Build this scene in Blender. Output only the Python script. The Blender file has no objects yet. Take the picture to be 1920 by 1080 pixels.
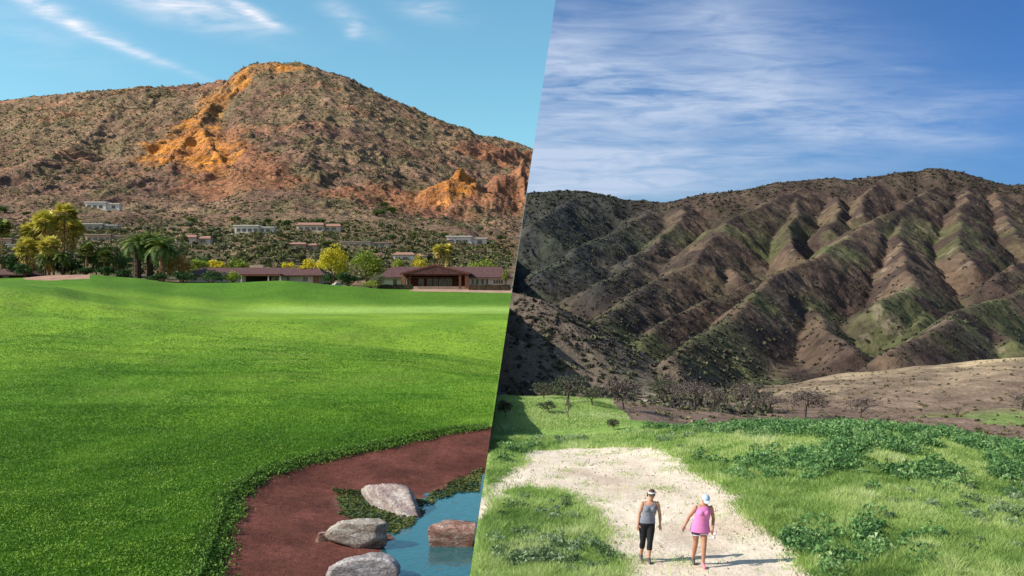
import bpy, bmesh, math, random
import numpy as np
from mathutils import Vector, Matrix
R = np.random.default_rng(7); random.seed(7)
F = 1700.0; H = 6.4; PI = math.pi
sc = bpy.context.scene
COL = sc.collection

# ------------------------------------------------------------------ helpers
def P(px, py, D): return ((px-960)/F*D, D, H-(py-540)/F*D)
def seamX(z, D): return D/F*1.0 + 0.1491*(z-H)
def hash2(ix, iy, s):
    n = (ix.astype(np.int64)*374761393 + iy.astype(np.int64)*668265263 + s*1442695041) & 0xffffffff
    n = ((n ^ (n >> 13))*1274126177) & 0xffffffff
    return ((n ^ (n >> 16)) & 0xffffff)/float(0xffffff)
def vn(x, y, s=0):
    x = np.asarray(x, float); y = np.asarray(y, float)
    ix = np.floor(x); iy = np.floor(y); fx = x-ix; fy = y-iy
    fx = fx*fx*fx*(fx*(fx*6-15)+10); fy = fy*fy*fy*(fy*(fy*6-15)+10)
    a = hash2(ix, iy, s); b = hash2(ix+1, iy, s); c = hash2(ix, iy+1, s); d = hash2(ix+1, iy+1, s)
    return (a*(1-fx)+b*fx)*(1-fy) + (c*(1-fx)+d*fx)*fy
def fbm(x, y, o=4, s=0, g=.5):
    t = 0; a = 1; n = 0
    for i in range(o):
        t = t + a*vn(x*2**i+i*17.3, y*2**i-i*9.1, s+i); n += a; a *= g
    return t/n
def ridged(x, y, o=4, s=0, g=.5):
    t = 0; a = 1; n = 0
    for i in range(o):
        t = t + a*(1-np.abs(2*vn(x*2**i+i*7.7, y*2**i+i*3.3, s+i)-1)); n += a; a *= g
    return t/n
def sst(a, b, x):
    t = np.clip((x-a)/(b-a), 0, 1); return t*t*(3-2*t)
def cr(keys, vals, x):
    """monotone-ish cubic interpolation along first axis; vals (K,...) ; x (N,) ; returns (N,...)"""
    keys = np.asarray(keys, float); vals = np.asarray(vals, float)
    x = np.clip(x, keys[0], keys[-1])
    i = np.clip(np.searchsorted(keys, x, side='right')-1, 0, len(keys)-2)
    sl = (vals[1:]-vals[:-1])/(keys[1:]-keys[:-1]).reshape((-1,)+(1,)*(vals.ndim-1))
    m = np.zeros_like(vals); m[0] = sl[0]; m[-1] = sl[-1]
    m[1:-1] = np.where(sl[1:]*sl[:-1] > 0, 2*sl[1:]*sl[:-1]/(sl[1:]+sl[:-1]+1e-12), 0)
    return keys, vals, m, i, x
def cr1(keys, vals, x):
    keys, vals, m, i, x = cr(keys, vals, x)
    h = keys[i+1]-keys[i]; t = (x-keys[i])/h
    return ((2*t**3-3*t**2+1)*vals[i]+(t**3-2*t**2+t)*h*m[i]+(-2*t**3+3*t**2)*vals[i+1]+(t**3-t**2)*h*m[i+1])
def table(Dk, pk, Z, D, px):
    """interpolate rows (Dk) x cols (pk)"""
    sh = D.shape; D = D.ravel(); px = px.ravel()
    keys, vals, m, i, x = cr(Dk, Z, D)
    h = keys[i+1]-keys[i]; t = (x-keys[i])/h
    pk = np.asarray(pk, float); q = np.clip(px, pk[0], pk[-1])
    j = np.clip(np.searchsorted(pk, q, side='right')-1, 0, len(pk)-2)
    u = (q-pk[j])/(pk[j+1]-pk[j]); u = u*u*(3-2*u)*.5+u*.5
    def e(jj): return ((2*t**3-3*t**2+1)*vals[i, jj]+(t**3-2*t**2+t)*h*m[i, jj]+(-2*t**3+3*t**2)*vals[i+1, jj]+(t**3-t**2)*h*m[i+1, jj])
    return (e(j)*(1-u)+e(j+1)*u).reshape(sh)
def polydist(X, Y, pts):
    """distance to polyline + interpolated extra columns"""
    best = np.full(X.shape, 1e9); ext = None
    for a, b in zip(pts[:-1], pts[1:]):
        dx, dy = b[0]-a[0], b[1]-a[1]; L = dx*dx+dy*dy+1e-9
        t = np.clip(((X-a[0])*dx+(Y-a[1])*dy)/L, 0, 1)
        d = np.hypot(X-a[0]-t*dx, Y-a[1]-t*dy)
        if len(a) > 2:
            e = a[2]+t*(b[2]-a[2]); ext = e if ext is None else np.where(d < best, e, ext)
        best = np.minimum(best, d)
    return best, ext
def ridgefield(X, Y, pts, k, rr=0.0):
    """max over segments of ridge height minus k*distance"""
    r = np.full(X.shape, -1e9)
    for a, b in zip(pts[:-1], pts[1:]):
        dx, dy = b[0]-a[0], b[1]-a[1]; L = dx*dx+dy*dy+1e-9
        t = np.clip(((X-a[0])*dx+(Y-a[1])*dy)/L, 0, 1)
        r = np.maximum(r, a[2]+t*(b[2]-a[2])-k*(np.sqrt((X-a[0]-t*dx)**2+(Y-a[1]-t*dy)**2+rr*rr)-rr))
    return r
def inpoly(X, Y, poly):
    c = np.zeros(X.shape, bool); n = len(poly)
    for i in range(n):
        x0, y0 = poly[i][:2]; x1, y1 = poly[(i+1) % n][:2]
        if y0 == y1: continue
        c ^= ((y0 > Y) != (y1 > Y)) & (X < (x1-x0)*(Y-y0)/(y1-y0)+x0)
    return c
def smax(a, b, r):
    h = np.clip(.5+.5*(a-b)/r, 0, 1); return b+(a-b)*h+r*h*(1-h)
def flat(pts, z):
    """image points lying on the level z -> plan points"""
    o = []
    for px, py in pts:
        D = (H-z)*F/(py-540); o.append(((px-960)/F*D, D))
    return o

def link(o, parent=None):
    COL.objects.link(o)
    if parent: o.parent = parent
    return o
def tag(o, label=None, cat=None, group=None, kind=None):
    if label: o['label'] = label
    if cat: o['category'] = cat
    if group: o['group'] = group
    if kind: o['kind'] = kind
    return o
def npmesh(name, V, Fa, mat, parent=None, smooth=False, col=None, fv=None):
    """V (N,3), Fa (M,k) -> object; col (N,3) point colour; fv (M,) face value"""
    me = bpy.data.meshes.new(name); V = np.asarray(V, np.float32); Fa = np.asarray(Fa, np.int32)
    M, k = Fa.shape
    me.vertices.add(len(V)); me.vertices.foreach_set('co', V.ravel())
    me.loops.add(M*k); me.loops.foreach_set('vertex_index', Fa.ravel())
    me.polygons.add(M); me.polygons.foreach_set('loop_start', np.arange(0, M*k, k, dtype=np.int32))
    me.polygons.foreach_set('loop_total', np.full(M, k, np.int32))
    if smooth: me.polygons.foreach_set('use_smooth', np.ones(M, bool))
    if col is not None:
        at = me.color_attributes.new('Col', 'FLOAT_COLOR', 'POINT')
        at.data.foreach_set('color', np.c_[col, np.ones(len(V))].astype(np.float32).ravel())
    if fv is not None:
        at = me.attributes.new('tv', 'FLOAT', 'FACE'); at.data.foreach_set('value', np.asarray(fv, np.float32))
    me.update(calc_edges=True); me.validate()
    if mat: me.materials.append(mat)
    return link(bpy.data.objects.new(name, me), parent)
class MB:
    def __init__(s): s.v = []; s.f = []
    def add(s, v, f):
        n = len(s.v); s.v += [tuple(p) for p in v]; s.f += [tuple(n+i for i in q) for q in f]; return s
    def box(s, x0, x1, y0, y1, z0, z1):
        return s.add([(x0,y0,z0),(x1,y0,z0),(x1,y1,z0),(x0,y1,z0),(x0,y0,z1),(x1,y0,z1),(x1,y1,z1),(x0,y1,z1)],
                     [(0,3,2,1),(4,5,6,7),(0,1,5,4),(1,2,6,5),(2,3,7,6),(3,0,4,7)])
    def gable(s, x0, x1, y0, y1, z0, z1, th=.25, axis='x', hip=0):
        """roof over the rectangle; ridge along axis; solid with thickness th at eaves"""
        if axis == 'x':
            ym = (y0+y1)/2; a = [(x0,y0,z0),(x1,y0,z0),(x1,y1,z0),(x0,y1,z0),(x0,y0,z0+th),(x1,y0,z0+th),(x1,y1,z0+th),(x0,y1,z0+th),(x0+hip,ym,z1),(x1-hip,ym,z1)]
            return s.add(a, [(0,3,2,1),(0,1,5,4),(2,3,7,6),(4,5,9,8),(6,7,8,9),(1,2,6,5),(5,6,9),(3,0,4,7),(7,4,8)])
        xm = (x0+x1)/2; a = [(x0,y0,z0),(x1,y0,z0),(x1,y1,z0),(x0,y1,z0),(x0,y0,z0+th),(x1,y0,z0+th),(x1,y1,z0+th),(x0,y1,z0+th),(xm,y0+hip,z1),(xm,y1-hip,z1)]
        return s.add(a, [(0,3,2,1),(0,1,5,4),(4,5,8),(1,2,6,5),(5,6,9,8),(2,3,7,6),(6,7,9),(3,0,4,7),(7,4,8,9)])
    def tube(s, pts, rad, n=7, cap=True, flatx=None):
        """lofted tube along pts with radii"""
        pts = [Vector(p) for p in pts]; rings = []; up = None
        for i, p in enumerate(pts):
            d = (pts[min(i+1, len(pts)-1)]-pts[max(i-1, 0)])
            d = d.normalized() if d.length > 1e-9 else Vector((0,0,1))
            if up is None: up = Vector((0,1,0)) if abs(d.y) < .9 else Vector((1,0,0))
            u = d.cross(up).normalized(); w = u.cross(d).normalized(); up = w
            r = rad[i]; rx, ry = (r if isinstance(r, tuple) else (r, r))
            rings.append([p+u*(math.cos(2*PI*k/n)*rx)+w*(math.sin(2*PI*k/n)*ry) for k in range(n)])
        v = [q for r in rings for q in r]; f = []
        for i in range(len(rings)-1):
            for k in range(n): f.append((i*n+k, i*n+(k+1) % n, (i+1)*n+(k+1) % n, (i+1)*n+k))
        if cap: f.append(tuple(range(n-1, -1, -1))); f.append(tuple((len(rings)-1)*n+k for k in range(n)))
        return s.add(v, f)
    def ball(s, c, rx, ry, rz, nu=14, nv=10, rot=None):
        v = []; f = []
        for j in range(1, nv):
            for i in range(nu):
                t = PI*j/nv; a = 2*PI*i/nu; q = Vector((math.sin(t)*math.cos(a)*rx, math.sin(t)*math.sin(a)*ry, math.cos(t)*rz))
                if rot: q = rot @ q
                v.append(q+Vector(c))
        top = len(v); q = Vector((0,0,rz)); q = rot @ q if rot else q; v.append(q+Vector(c)); v.append(Vector(c)-q)
        for j in range(nv-2):
            for i in range(nu): f.append((j*nu+i, (j+1)*nu+i, (j+1)*nu+(i+1) % nu, j*nu+(i+1) % nu))
        for i in range(nu): f.append((top, i, (i+1) % nu)); f.append((top+1, (nv-2)*nu+(i+1) % nu, (nv-2)*nu+i))
        return s.add(v, f)
    def build(s, name, mat, parent=None, smooth=False):
        me = bpy.data.meshes.new(name); me.from_pydata(s.v, [], s.f); me.update()
        if mat: me.materials.append(mat)
        if smooth:
            for p in me.polygons: p.use_smooth = True
        return link(bpy.data.objects.new(name, me), parent)
def empty(name, loc=(0,0,0), rz=0):
    o = bpy.data.objects.new(name, None); o.location = loc; o.rotation_euler = (0,0,rz); o.empty_display_size = .3
    return link(o)
def kids(o): return [c for c in KID.get(o.name, [])]
def copy_tree(o):
    c = o.copy(); COL.objects.link(c)
    for ch in o.children:
        d = ch.copy(); COL.objects.link(d); d.parent = c
        for g in ch.children:
            e = g.copy(); COL.objects.link(e); e.parent = d
    return c

# ------------------------------------------------------------------ materials
class N:
    def __init__(s, tree): s.t = tree; s.n = tree.nodes; s.l = tree.links
    def new(s, t, **kw):
        n = s.n.new(t)
        for k, v in kw.items(): setattr(n, k, v)
        return n
    def m(s, op, a, b=None, c=None):
        n = s.n.new('ShaderNodeMath'); n.operation = op
        for i, x in enumerate((a, b, c)):
            if x is None: continue
            if isinstance(x, (int, float)): n.inputs[i].default_value = x
            else: s.l.new(x, n.inputs[i])
        return n.outputs[0]
    def mix(s, f, a, b, mode='MIX'):
        n = s.n.new('ShaderNodeMix'); n.data_type = 'RGBA'; n.blend_type = mode
        for k, x in ((0, f), (6, a), (7, b)):
            if isinstance(x, (int, float)): n.inputs[k].default_value = x
            elif isinstance(x, tuple): n.inputs[k].default_value = x+(1,)*(4-len(x))
            else: s.l.new(x, n.inputs[k])
        return n.outputs[2]
    def noise(s, vec, scale, detail=3, rough=.55, dist=0):
        n = s.n.new('ShaderNodeTexNoise'); s.l.new(vec, n.inputs['Vector']); n.inputs['Scale'].default_value = scale
        n.inputs['Detail'].default_value = detail; n.inputs['Roughness'].default_value = rough; n.inputs['Distortion'].default_value = dist
        return n.outputs[0]
    def ramp(s, f, stops):
        n = s.n.new('ShaderNodeValToRGB'); e = n.color_ramp.elements
        while len(e) < len(stops): e.new(.5)
        for q, (p, c) in zip(e, stops): q.position = p; q.color = (tuple(c) if isinstance(c, tuple) else (c,)*3)+(1,)
        s.l.new(f, n.inputs[0]); return n.outputs[0]
    def mapping(s, vec, sc=(1,1,1), rot=(0,0,0)):
        n = s.n.new('ShaderNodeMapping'); n.inputs['Scale'].default_value = sc; n.inputs['Rotation'].default_value = rot
        s.l.new(vec, n.inputs[0]); return n.outputs[0]
def newmat(name):
    m = bpy.data.materials.new(name); m.use_nodes = True; g = N(m.node_tree)
    b = m.node_tree.nodes['Principled BSDF']; tc = g.new('ShaderNodeTexCoord').outputs['Object']
    return m, g, b, tc
def plain(name, c, rough=.7, var=.25, scale=2.0, bump=.0, metal=0, bscale=None, spec=.3):
    m, g, b, tc = newmat(name)
    f = g.noise(tc, scale, 4)
    c1 = tuple(x*(1-var) for x in c); c2 = tuple(min(1, x*(1+var)) for x in c)
    g.l.new(g.ramp(f, [(.3, c1), (.7, c2)]), b.inputs['Base Color'])
    b.inputs['Roughness'].default_value = rough; b.inputs['Metallic'].default_value = metal; b.inputs['Specular IOR Level'].default_value = spec
    if bump:
        bn = g.new('ShaderNodeBump'); bn.inputs['Strength'].default_value = 1; bn.inputs['Distance'].default_value = bump
        g.l.new(g.noise(tc, bscale or scale*4, 5), bn.inputs['Height']); g.l.new(bn.outputs[0], b.inputs['Normal'])
    return m
def leafmat(name, stops, trans=.25, rough=.6):
    """leaf colour from per-face value 'tv'"""
    m, g, b, tc = newmat(name)
    a = g.new('ShaderNodeAttribute', attribute_name='tv')
    c = g.ramp(a.outputs['Fac'], stops); g.l.new(c, b.inputs['Base Color'])
    b.inputs['Roughness'].default_value = rough; b.inputs['Specular IOR Level'].default_value = .2
    if trans:
        t = g.new('ShaderNodeBsdfTranslucent'); g.l.new(c, t.inputs[0]); mx = g.new('ShaderNodeMixShader'); mx.inputs[0].default_value = trans
        g.l.new(b.outputs[0], mx.inputs[1]); g.l.new(t.outputs[0], mx.inputs[2])
        g.l.new(mx.outputs[0], m.node_tree.nodes['Material Output'].inputs[0])
    return m
def terrainmat(name, scales, var, bumps, rough=.95, speck=None):
    """vertex colour times layered noise; bumps [(scale, distance)]"""
    m, g, b, tc = newmat(name)
    c = g.new('ShaderNodeAttribute', attribute_name='Col').outputs['Color']
    for s_, v_ in zip(scales, var):
        f = g.ramp(g.noise(tc, s_, 5, .6), [(.3, 1-v_), (.7, 1+v_)])
        f.node.color_ramp.elements[1].color = (1+v_,)*3+(1,)
        c = g.mix(1.0, c, f, 'MULTIPLY')
    if speck:
        for sc_, lo, hi, colr, amt in speck:
            f = g.ramp(g.noise(tc, sc_, 4, .7), [(lo, 0.0), (hi, 1.0)]); c = g.mix(g.m('MULTIPLY', f, amt), c, colr)
    g.l.new(c, b.inputs['Base Color']); b.inputs['Roughness'].default_value = rough; b.inputs['Specular IOR Level'].default_value = .1
    last = None
    for s_, d_ in bumps:
        bn = g.new('ShaderNodeBump'); bn.inputs['Distance'].default_value = d_; bn.inputs['Strength'].default_value = 1
        g.l.new(g.noise(tc, s_, 6, .65), bn.inputs['Height'])
        if last: g.l.new(last, bn.inputs['Normal'])
        last = bn.outputs[0]
    if last: g.l.new(last, b.inputs['Normal'])
    return m

M_lawn = terrainmat('lawn_turf', [.12, 1.6, 7.0], [.12, .28, .35], [(5, .05), (1.2, .10)])
M_mud = terrainmat('red_mud', [.5, 3, 40], [.30, .22, .35], [(6, .05), (45, .02)])
M_mtnL = terrainmat('desert_rock', [.012, .07, .35], [.18, .3, .4], [(.05, 9), (.3, 2.6)],
                    speck=[(.16, .53, .60, (.055, .060, .026), .8), (.22, .57, .64, (.33, .24, .17), .55)])
M_mtnR = terrainmat('burnt_slope', [.012, .06, .3], [.15, .22, .35], [(.06, 3.0), (.35, 1.0)],
                    speck=[(.12, .54, .66, (.035, .032, .024), .6)])
M_valley = terrainmat('dry_valley', [.05, .4, 2.2], [.12, .25, .3], [(.5, .5), (3, .12)], speck=[(.9, .60, .68, (.05, .045, .028), .6)])
M_meadow = terrainmat('wild_meadow', [.3, 2, 9], [.15, .3, .3], [(4, .08), (15, .04)])
M_path = terrainmat('pale_dirt', [.35, 2.2, 12], [.07, .12, .12], [(3, .04), (14, .03)], speck=[(3.5, .60, .70, (.30, .25, .17), .5)])
# ------------------------------------------------------------------ left terrain
ZW = -0.62
LAWN_EDGE = flat([(330,1150),(380,1080),(402,1015),(418,962),(440,922),(480,890),(560,864),(640,848),(720,832),(800,815),(870,802),(925,795)], 0)
LAWN_EDGE = LAWN_EDGE+[(3.5, 43)]
MUDPOLY = LAWN_EDGE+[(8, 40), (8, 12), (-2, 12)]
SHORE = flat([(690,1250),(700,1110),(728,1060),(742,1010),(720,990),(670,975),(640,950),(636,936),(680,930),(740,938),(790,936),(840,915),(900,893),(930,885)], ZW)
POND = SHORE+[(4, 34), (4, 14), (-1.5, 14)]
Lpk = [-500, 0, 100, 170, 250, 330, 420, 530, 650, 750, 1000]
Lrows = {100: [2.2,2.0,1.7,1.4,1.0,.7,.4,.1,-.3,-.8,-2.2]}
Lpy = {130: [530,545,556,568,580,590,598,601,603,606,611],
       146: [520,527,537,550,565,579,589,593,593,592,591],
       160: [524,530,541,553,566,577,582,585,586,586,587],
       180: [526,530,536,538,545,556,565,565,570,575,578],
       200: [524,526,522,520,527,538,540,535,545,556,560],
       212: [522,525,516,515,521,531,530.5,526,536,546,550],
       222: [523,526,517,516,522,532,531,528,538,543,546],
       236: [520,522,519,519,522,530,530,530,538,540,541],
       265: [512,514,514,514,514,518,518,520,526,527,528],
       300: [503,503,503,503,503,506,512,520,528,530,531]}
LD = [3, 14, 20, 40, 70]; LZ = [[0]*11, [0]*11, [.05]*11, [.0]*11, [.6,.5,.4,.3,.2,.1,.1,0,-.2,-.4,-1.0]]
for d in sorted(list(Lrows)+list(Lpy)):
    LD.append(d); LZ.append(Lrows[d] if d in Lrows else [H-(p-540)/F*d for p in Lpy[d]])
SKL = [(-500,235),(0,188),(60,180),(130,177),(200,172),(240,166),(330,161),(400,153),(425,151),(440,136),(470,121),(520,119),(562,118),(590,129),(620,140),(650,147),(700,170),(740,190),(790,210),(840,230),(866,237),(880,241),(895,257),(930,262),(960,268),(1000,283),(1100,320)]
DM = 2400.0; KL = 1.6
def baseL(X, D):
    px = 960+X/D*F
    z = table(LD, Lpk, LZ, D, px)
    sk = np.interp(px, [a for a, b in SKL], [b for a, b in SKL])
    zs = H+(540-sk)/F*DM
    t = (D-300)/(DM-300)
    tc = np.clip(t, 0, 1); h = .38*tc+.62*tc**2
    z = np.where(t > 0, z+(zs-z)*h, z)
    return np.where(D > DM, zs-.55*(D-DM), z)
def hit(fn, px, py, d0, d1):
    D = np.linspace(d0, d1, 3000); X = (px-960)/F*D; z = fn(X, D)
    p = 540-(z-H)/D*F
    k = np.nonzero(p <= py)[0]
    return D[k[0]] if len(k) else D[-1]
def rp(fn, pts, frac, d0=300, d1=2400, attach=False):
    o = []
    for i, (px, py) in enumerate(pts):
        f = frac
        if attach: f = 1.0+(frac-1.0)*min(1, (i+.3)/2.6)
        D = hit(fn, px, py, d0, d1)*f; x, y, z = P(px, py, D); o.append((x, y, z))
    return o
CLIFF = rp(baseL, [(478,128),(448,150),(432,168),(404,186),(378,228),(352,262),(330,300),(322,335)], .972)
CLIFF2 = rp(baseL, [(378,240),(395,280),(420,315),(462,343)], .95)
TOPR = rp(baseL, [(440,148),(470,128),(540,126)], .985)
OUT = [P(735,425,880), P(790,378,925), P(845,338,960), P(868,330,968), P(900,350,965), P(950,333,1000), P(1010,300,1060)]
OUT2 = rp(baseL, [(900,300),(940,280),(1000,290)], .93)
SPURS_L = [rp(baseL, s, f) for s, f in [([(590,135),(620,200),(600,260),(560,330)], .965), ([(700,175),(690,240),(720,300)], .97), ([(240,175),(200,230),(120,290),(40,340)], .96),
          ([(330,340),(230,350),(140,365)], .95), ([(640,150),(660,215),(650,290),(700,370)], .97), ([(870,245),(830,290),(770,330)], .97)]]
def zL(X, D, detail=True):
    X = np.asarray(X, float); D = np.asarray(D, float)
    z = baseL(X, D)
    far = D > 280
    if far.any():
        xf, df, zf = X[far], D[far], z[far]
        a = sst(300, 1200, df)*KL; e_ = sst(2440, 2250, df)
        xf, df = xf/KL, df/KL
        g = ridged(xf/120+df/400, df/420, 3, 11)-.55
        zf = zf+g*20*a*e_
        zf = zf+(fbm(xf/40, df/60, 4, 5)-.5)*10*a*sst(2440, 2380, df*KL)
        xs, ds = xf*KL, df*KL
        for S, k, rr in ((CLIFF, .62, 9), (CLIFF2, .8, 7), (TOPR, .9, 6), (OUT, .62, 6), (OUT2, .8, 8)):
            q = ridgefield(xs, ds, S, k); nn = (ridged(xf/22, df/30, 4, 31)-.5)*22
            zf = smax(zf, q+nn*sst(-90, -8, q-zf), rr)
        for S in SPURS_L: zf = smax(zf, ridgefield(xs, ds, S, .42)+(fbm(xf/30, df/30, 3, 8)-.5)*10, 18)
        if detail: zf = zf+((fbm(xf/9, df/9, 3, 77)-.5)*4.0+(ridged(xf/15, df/26, 4, 78)-.5)*8*(.4+1.2*fbm(xf/80, df/80, 2, 79)))*a
        z = z.copy(); z[far] = zf
    z = z+(fbm(X/15, D/9, 3, 88)-.5)*1.15*sst(30, 50, D)*sst(175, 120, D)
    near = D < 60
    if near.any():
        xn, dn = X[near], D[near]; zn = z[near]
        zn = zn+(fbm(xn/3, dn/3, 3, 3)-.5)*.12
        mud = inpoly(xn, dn, MUDPOLY); d1, _ = polydist(xn, dn, LAWN_EDGE)
        wat = inpoly(xn, dn, POND); d2, _ = polydist(xn, dn, SHORE)
        t = d1/(d1+d2+1e-6)
        zm = -.09+(ZW+.09)*t**.85+(fbm(xn/.8, dn/.8, 3, 4)-.5)*.08
        zm = np.where(wat, ZW-.02-np.minimum(.7, d2*.35), zm)
        lawn = zn*1.0-.05*np.exp(-(d1/.35)**2)
        zn = np.where(mud, zm, lawn); z = z.copy(); z[near] = zn
    return z
def edge_solve(fn, D, off):
    x = seamX(np.zeros_like(D), D)
    for _ in range(12): x = .5*x+.5*(seamX(fn(x, D), D)+off*D)
    return x
def grid(fn, D, px_far, nc, off, power=1.0):
    """rows D; columns from px_far to the seam"""
    xe = edge_solve(fn, D, off); x0 = (px_far-960)/F*D
    s = np.linspace(0, 1, nc)**power
    X = x0[:, None]+(xe-x0)[:, None]*s[None, :]; DD = np.repeat(D[:, None], nc, 1)
    Z = fn(X.ravel(), DD.ravel()).reshape(X.shape)
    return X, DD, Z
def quads(nr, nc):
    i = np.arange((nr-1)*(nc-1)); r = i//(nc-1); c = i % (nc-1); a = r*nc+c
    return np.c_[a, a+1, a+nc+1, a+nc]
def skirt(X, DD, Z, depth):
    """wall below the seam edge, leaning in the seam's own slope"""
    x, d, z = X[:, -1], DD[:, -1], Z[:, -1]; zz = z-depth
    n = len(x); V = np.r_[np.c_[x, d, z], np.c_[x-.1491*depth, d, zz]]
    i = np.arange(n-1); return V, np.c_[i, i+1, i+1+n, i+n]
def submesh(name, V, Q, sel, mat, col, smooth=True):
    q = Q[sel]; u, inv = np.unique(q.ravel(), return_inverse=True)
    return npmesh(name, V[u], inv.reshape(q.shape), mat, smooth=smooth, col=col[u])

c3 = lambda *a: np.array(a, float)
def lerpc(a, b, t): return a*(1-t[:, None])+b*t[:, None]
# lawn, mud bank, sand mound, drive
Drow = np.r_[np.linspace(4, 18, 24, endpoint=False), np.linspace(18, 46, 330, endpoint=False), np.geomspace(46, 238, 210)]
NC = 640
X, DD, Z = grid(zL, Drow, -560, NC, -.0001)
V = np.c_[X.ravel(), DD.ravel(), Z.ravel()]; Q = quads(len(Drow), NC)[:, ::-1]
x, d, z = V.T; px = 960+x/d*F; py = 540-(z-H)/d*F
g1, g2 = c3(.095,.215,.018), c3(.19,.32,.030)
colr = lerpc(g1, g2, sst(.35, .65, fbm(x/9, d/16, 3, 21))*.55+.45*sst(50, 110, d))
colr = lerpc(colr, c3(.055,.145,.015), sst(46, 24, d)*.75)
# bands lengthwise (mowing, worn turf)
colr = lerpc(colr, c3(.17,.23,.045), sst(.55, .8, fbm(x/5, d/3, 3, 41))*.5*sst(45, 60, d))
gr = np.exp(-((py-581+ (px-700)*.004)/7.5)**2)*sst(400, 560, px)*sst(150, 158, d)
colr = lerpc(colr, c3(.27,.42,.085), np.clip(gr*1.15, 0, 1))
rim_light = np.exp(-((py-(537+(px-120)*.148))/3.2)**2)*sst(90, 150, px)*sst(440, 380, px)*sst(125, 140, d)*sst(170, 158, d)  # rim light of the mound crest, painted as a paler green line
colr = lerpc(colr, c3(.24,.37,.06), rim_light*.8)
colr = lerpc(colr, c3(.055,.15,.012), np.maximum(sst(172, 186, d)*.75, .6*sst(128, 136, d)*sst(158, 150, d)*sst(300, 100, px))*(1-np.clip(gr, 0, 1)))  # mound shading painted in: back slope and left mound face darker
mudm = inpoly(x, d, MUDPOLY) & (d < 46)
mc = lerpc(c3(.090,.030,.022), c3(.18,.066,.048), fbm(x/1.6, d/1.6, 4, 6)); dsh, _ = polydist(x, d, SHORE)
mc = lerpc(mc, c3(.24,.14,.10), np.exp(-(dsh/.28)**2)*.55)
colr = np.where(mudm[:, None], mc, colr)
sand = (d > 185) & (py < 541-15*sst(100, 175, px)) & (px > 45) & (px < 168) & (py > 505) & (py < 526-np.abs(px-90)*.05)
colr = np.where(sand[:, None], c3(.36,.22,.16)*np.ones((len(x), 1)), colr)
drive = (d > 212) & (px > 765+fbm(d/4, x/4, 2, 2)*20)
colr = np.where(drive[:, None], c3(.40,.27,.19)*np.ones((len(x), 1)), colr)
qm = mudm[Q].sum(1) >= 2; qs = (sand[Q].sum(1) >= 2) & ~qm; qd = (drive[Q].sum(1) >= 2) & ~qm & ~qs
tag(submesh('lawn', V, Q, ~(qm | qs | qd), M_lawn, colr), kind='structure')
tag(submesh('mud_bank', V, Q, qm, M_mud, colr), kind='structure')
tag(submesh('sand_mound', V, Q, qs, M_mud, colr), kind='structure')
tag(submesh('driveway', V, Q, qd, M_mud, colr), kind='structure')
Vs, Qs = skirt(X, DD, Z, 60.0)
tag(npmesh('bank_under_lawn', Vs, Qs, M_mud, col=np.tile(c3(.12,.07,.05), (len(Vs), 1))), kind='structure')

# rocky mountain on the left
Drow = np.r_[np.geomspace(237.5, 420, 60, endpoint=False), np.geomspace(420, 2440, 500, endpoint=False), np.linspace(2440, 3400, 14)]
X, DD, Z = grid(zL, Drow, -560, NC, -.0001)
V = np.c_[X.ravel(), DD.ravel(), Z.ravel()]; Q = quads(len(Drow), NC)[:, ::-1]
x, d, z = V.T; px = 960+x/d*F; py = 540-(z-H)/d*F
def sunlit_rock_paint(x, d):  # mask of evening sun painted as orange rock on cliff, crest and knob
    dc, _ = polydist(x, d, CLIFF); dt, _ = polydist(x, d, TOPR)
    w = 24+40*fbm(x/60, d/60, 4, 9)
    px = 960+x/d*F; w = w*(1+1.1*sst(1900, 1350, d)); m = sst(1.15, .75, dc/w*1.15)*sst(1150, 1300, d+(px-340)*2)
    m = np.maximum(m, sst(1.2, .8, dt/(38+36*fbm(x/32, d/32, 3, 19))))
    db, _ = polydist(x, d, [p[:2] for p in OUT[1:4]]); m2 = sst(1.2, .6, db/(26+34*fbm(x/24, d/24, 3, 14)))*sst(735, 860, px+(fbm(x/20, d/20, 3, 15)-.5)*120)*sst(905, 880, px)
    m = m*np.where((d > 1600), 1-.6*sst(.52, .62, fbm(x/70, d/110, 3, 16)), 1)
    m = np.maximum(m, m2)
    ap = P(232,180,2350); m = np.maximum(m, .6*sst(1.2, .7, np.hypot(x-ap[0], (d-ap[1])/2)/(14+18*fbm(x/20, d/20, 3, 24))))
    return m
def red_rock(x, d):
    a, _ = polydist(x, d, CLIFF2); b, _ = polydist(x, d, OUT); c, _ = polydist(x, d, OUT2)
    n = fbm(x/56, d/56, 4, 44)
    return np.maximum(np.maximum(sst(75, 36, a+(n-.5)*70)*.9, sst(95, 55, b+(n-.5)*70)*.85), sst(96, 48, c+(n-.5)*96))
sun_mask = sunlit_rock_paint(x, d); red = red_rock(x, d)
n1 = fbm(x/190, d/260, 4, 51); n2 = fbm(x/36, d/48, 4, 52)
colr = lerpc(c3(.300,.195,.120), c3(.245,.140,.098), sst(.4, .62, n1))
colr = lerpc(colr, c3(.165,.145,.068), sst(.45, .7, n2)*.65)
colr = lerpc(colr, c3(.40,.20,.115), sst(.60, .72, fbm(x/88, d/112, 4, 53))*.7*sst(900, 1300, d))
colr = lerpc(colr, c3(.36,.145,.075), red*.85)
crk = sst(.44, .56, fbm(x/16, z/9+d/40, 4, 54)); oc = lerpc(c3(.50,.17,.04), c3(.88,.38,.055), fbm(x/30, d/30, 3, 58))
colr = lerpc(colr, oc, np.clip(sun_mask, 0, 1)*(.50+.50*crk))  # evening-sun orange blended into the rock colour
colr = lerpc(colr, c3(.12,.125,.055), sst(800, 400, d)*.6*sst(.3, .6, fbm(x/14, d/20, 3, 57)))
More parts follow.
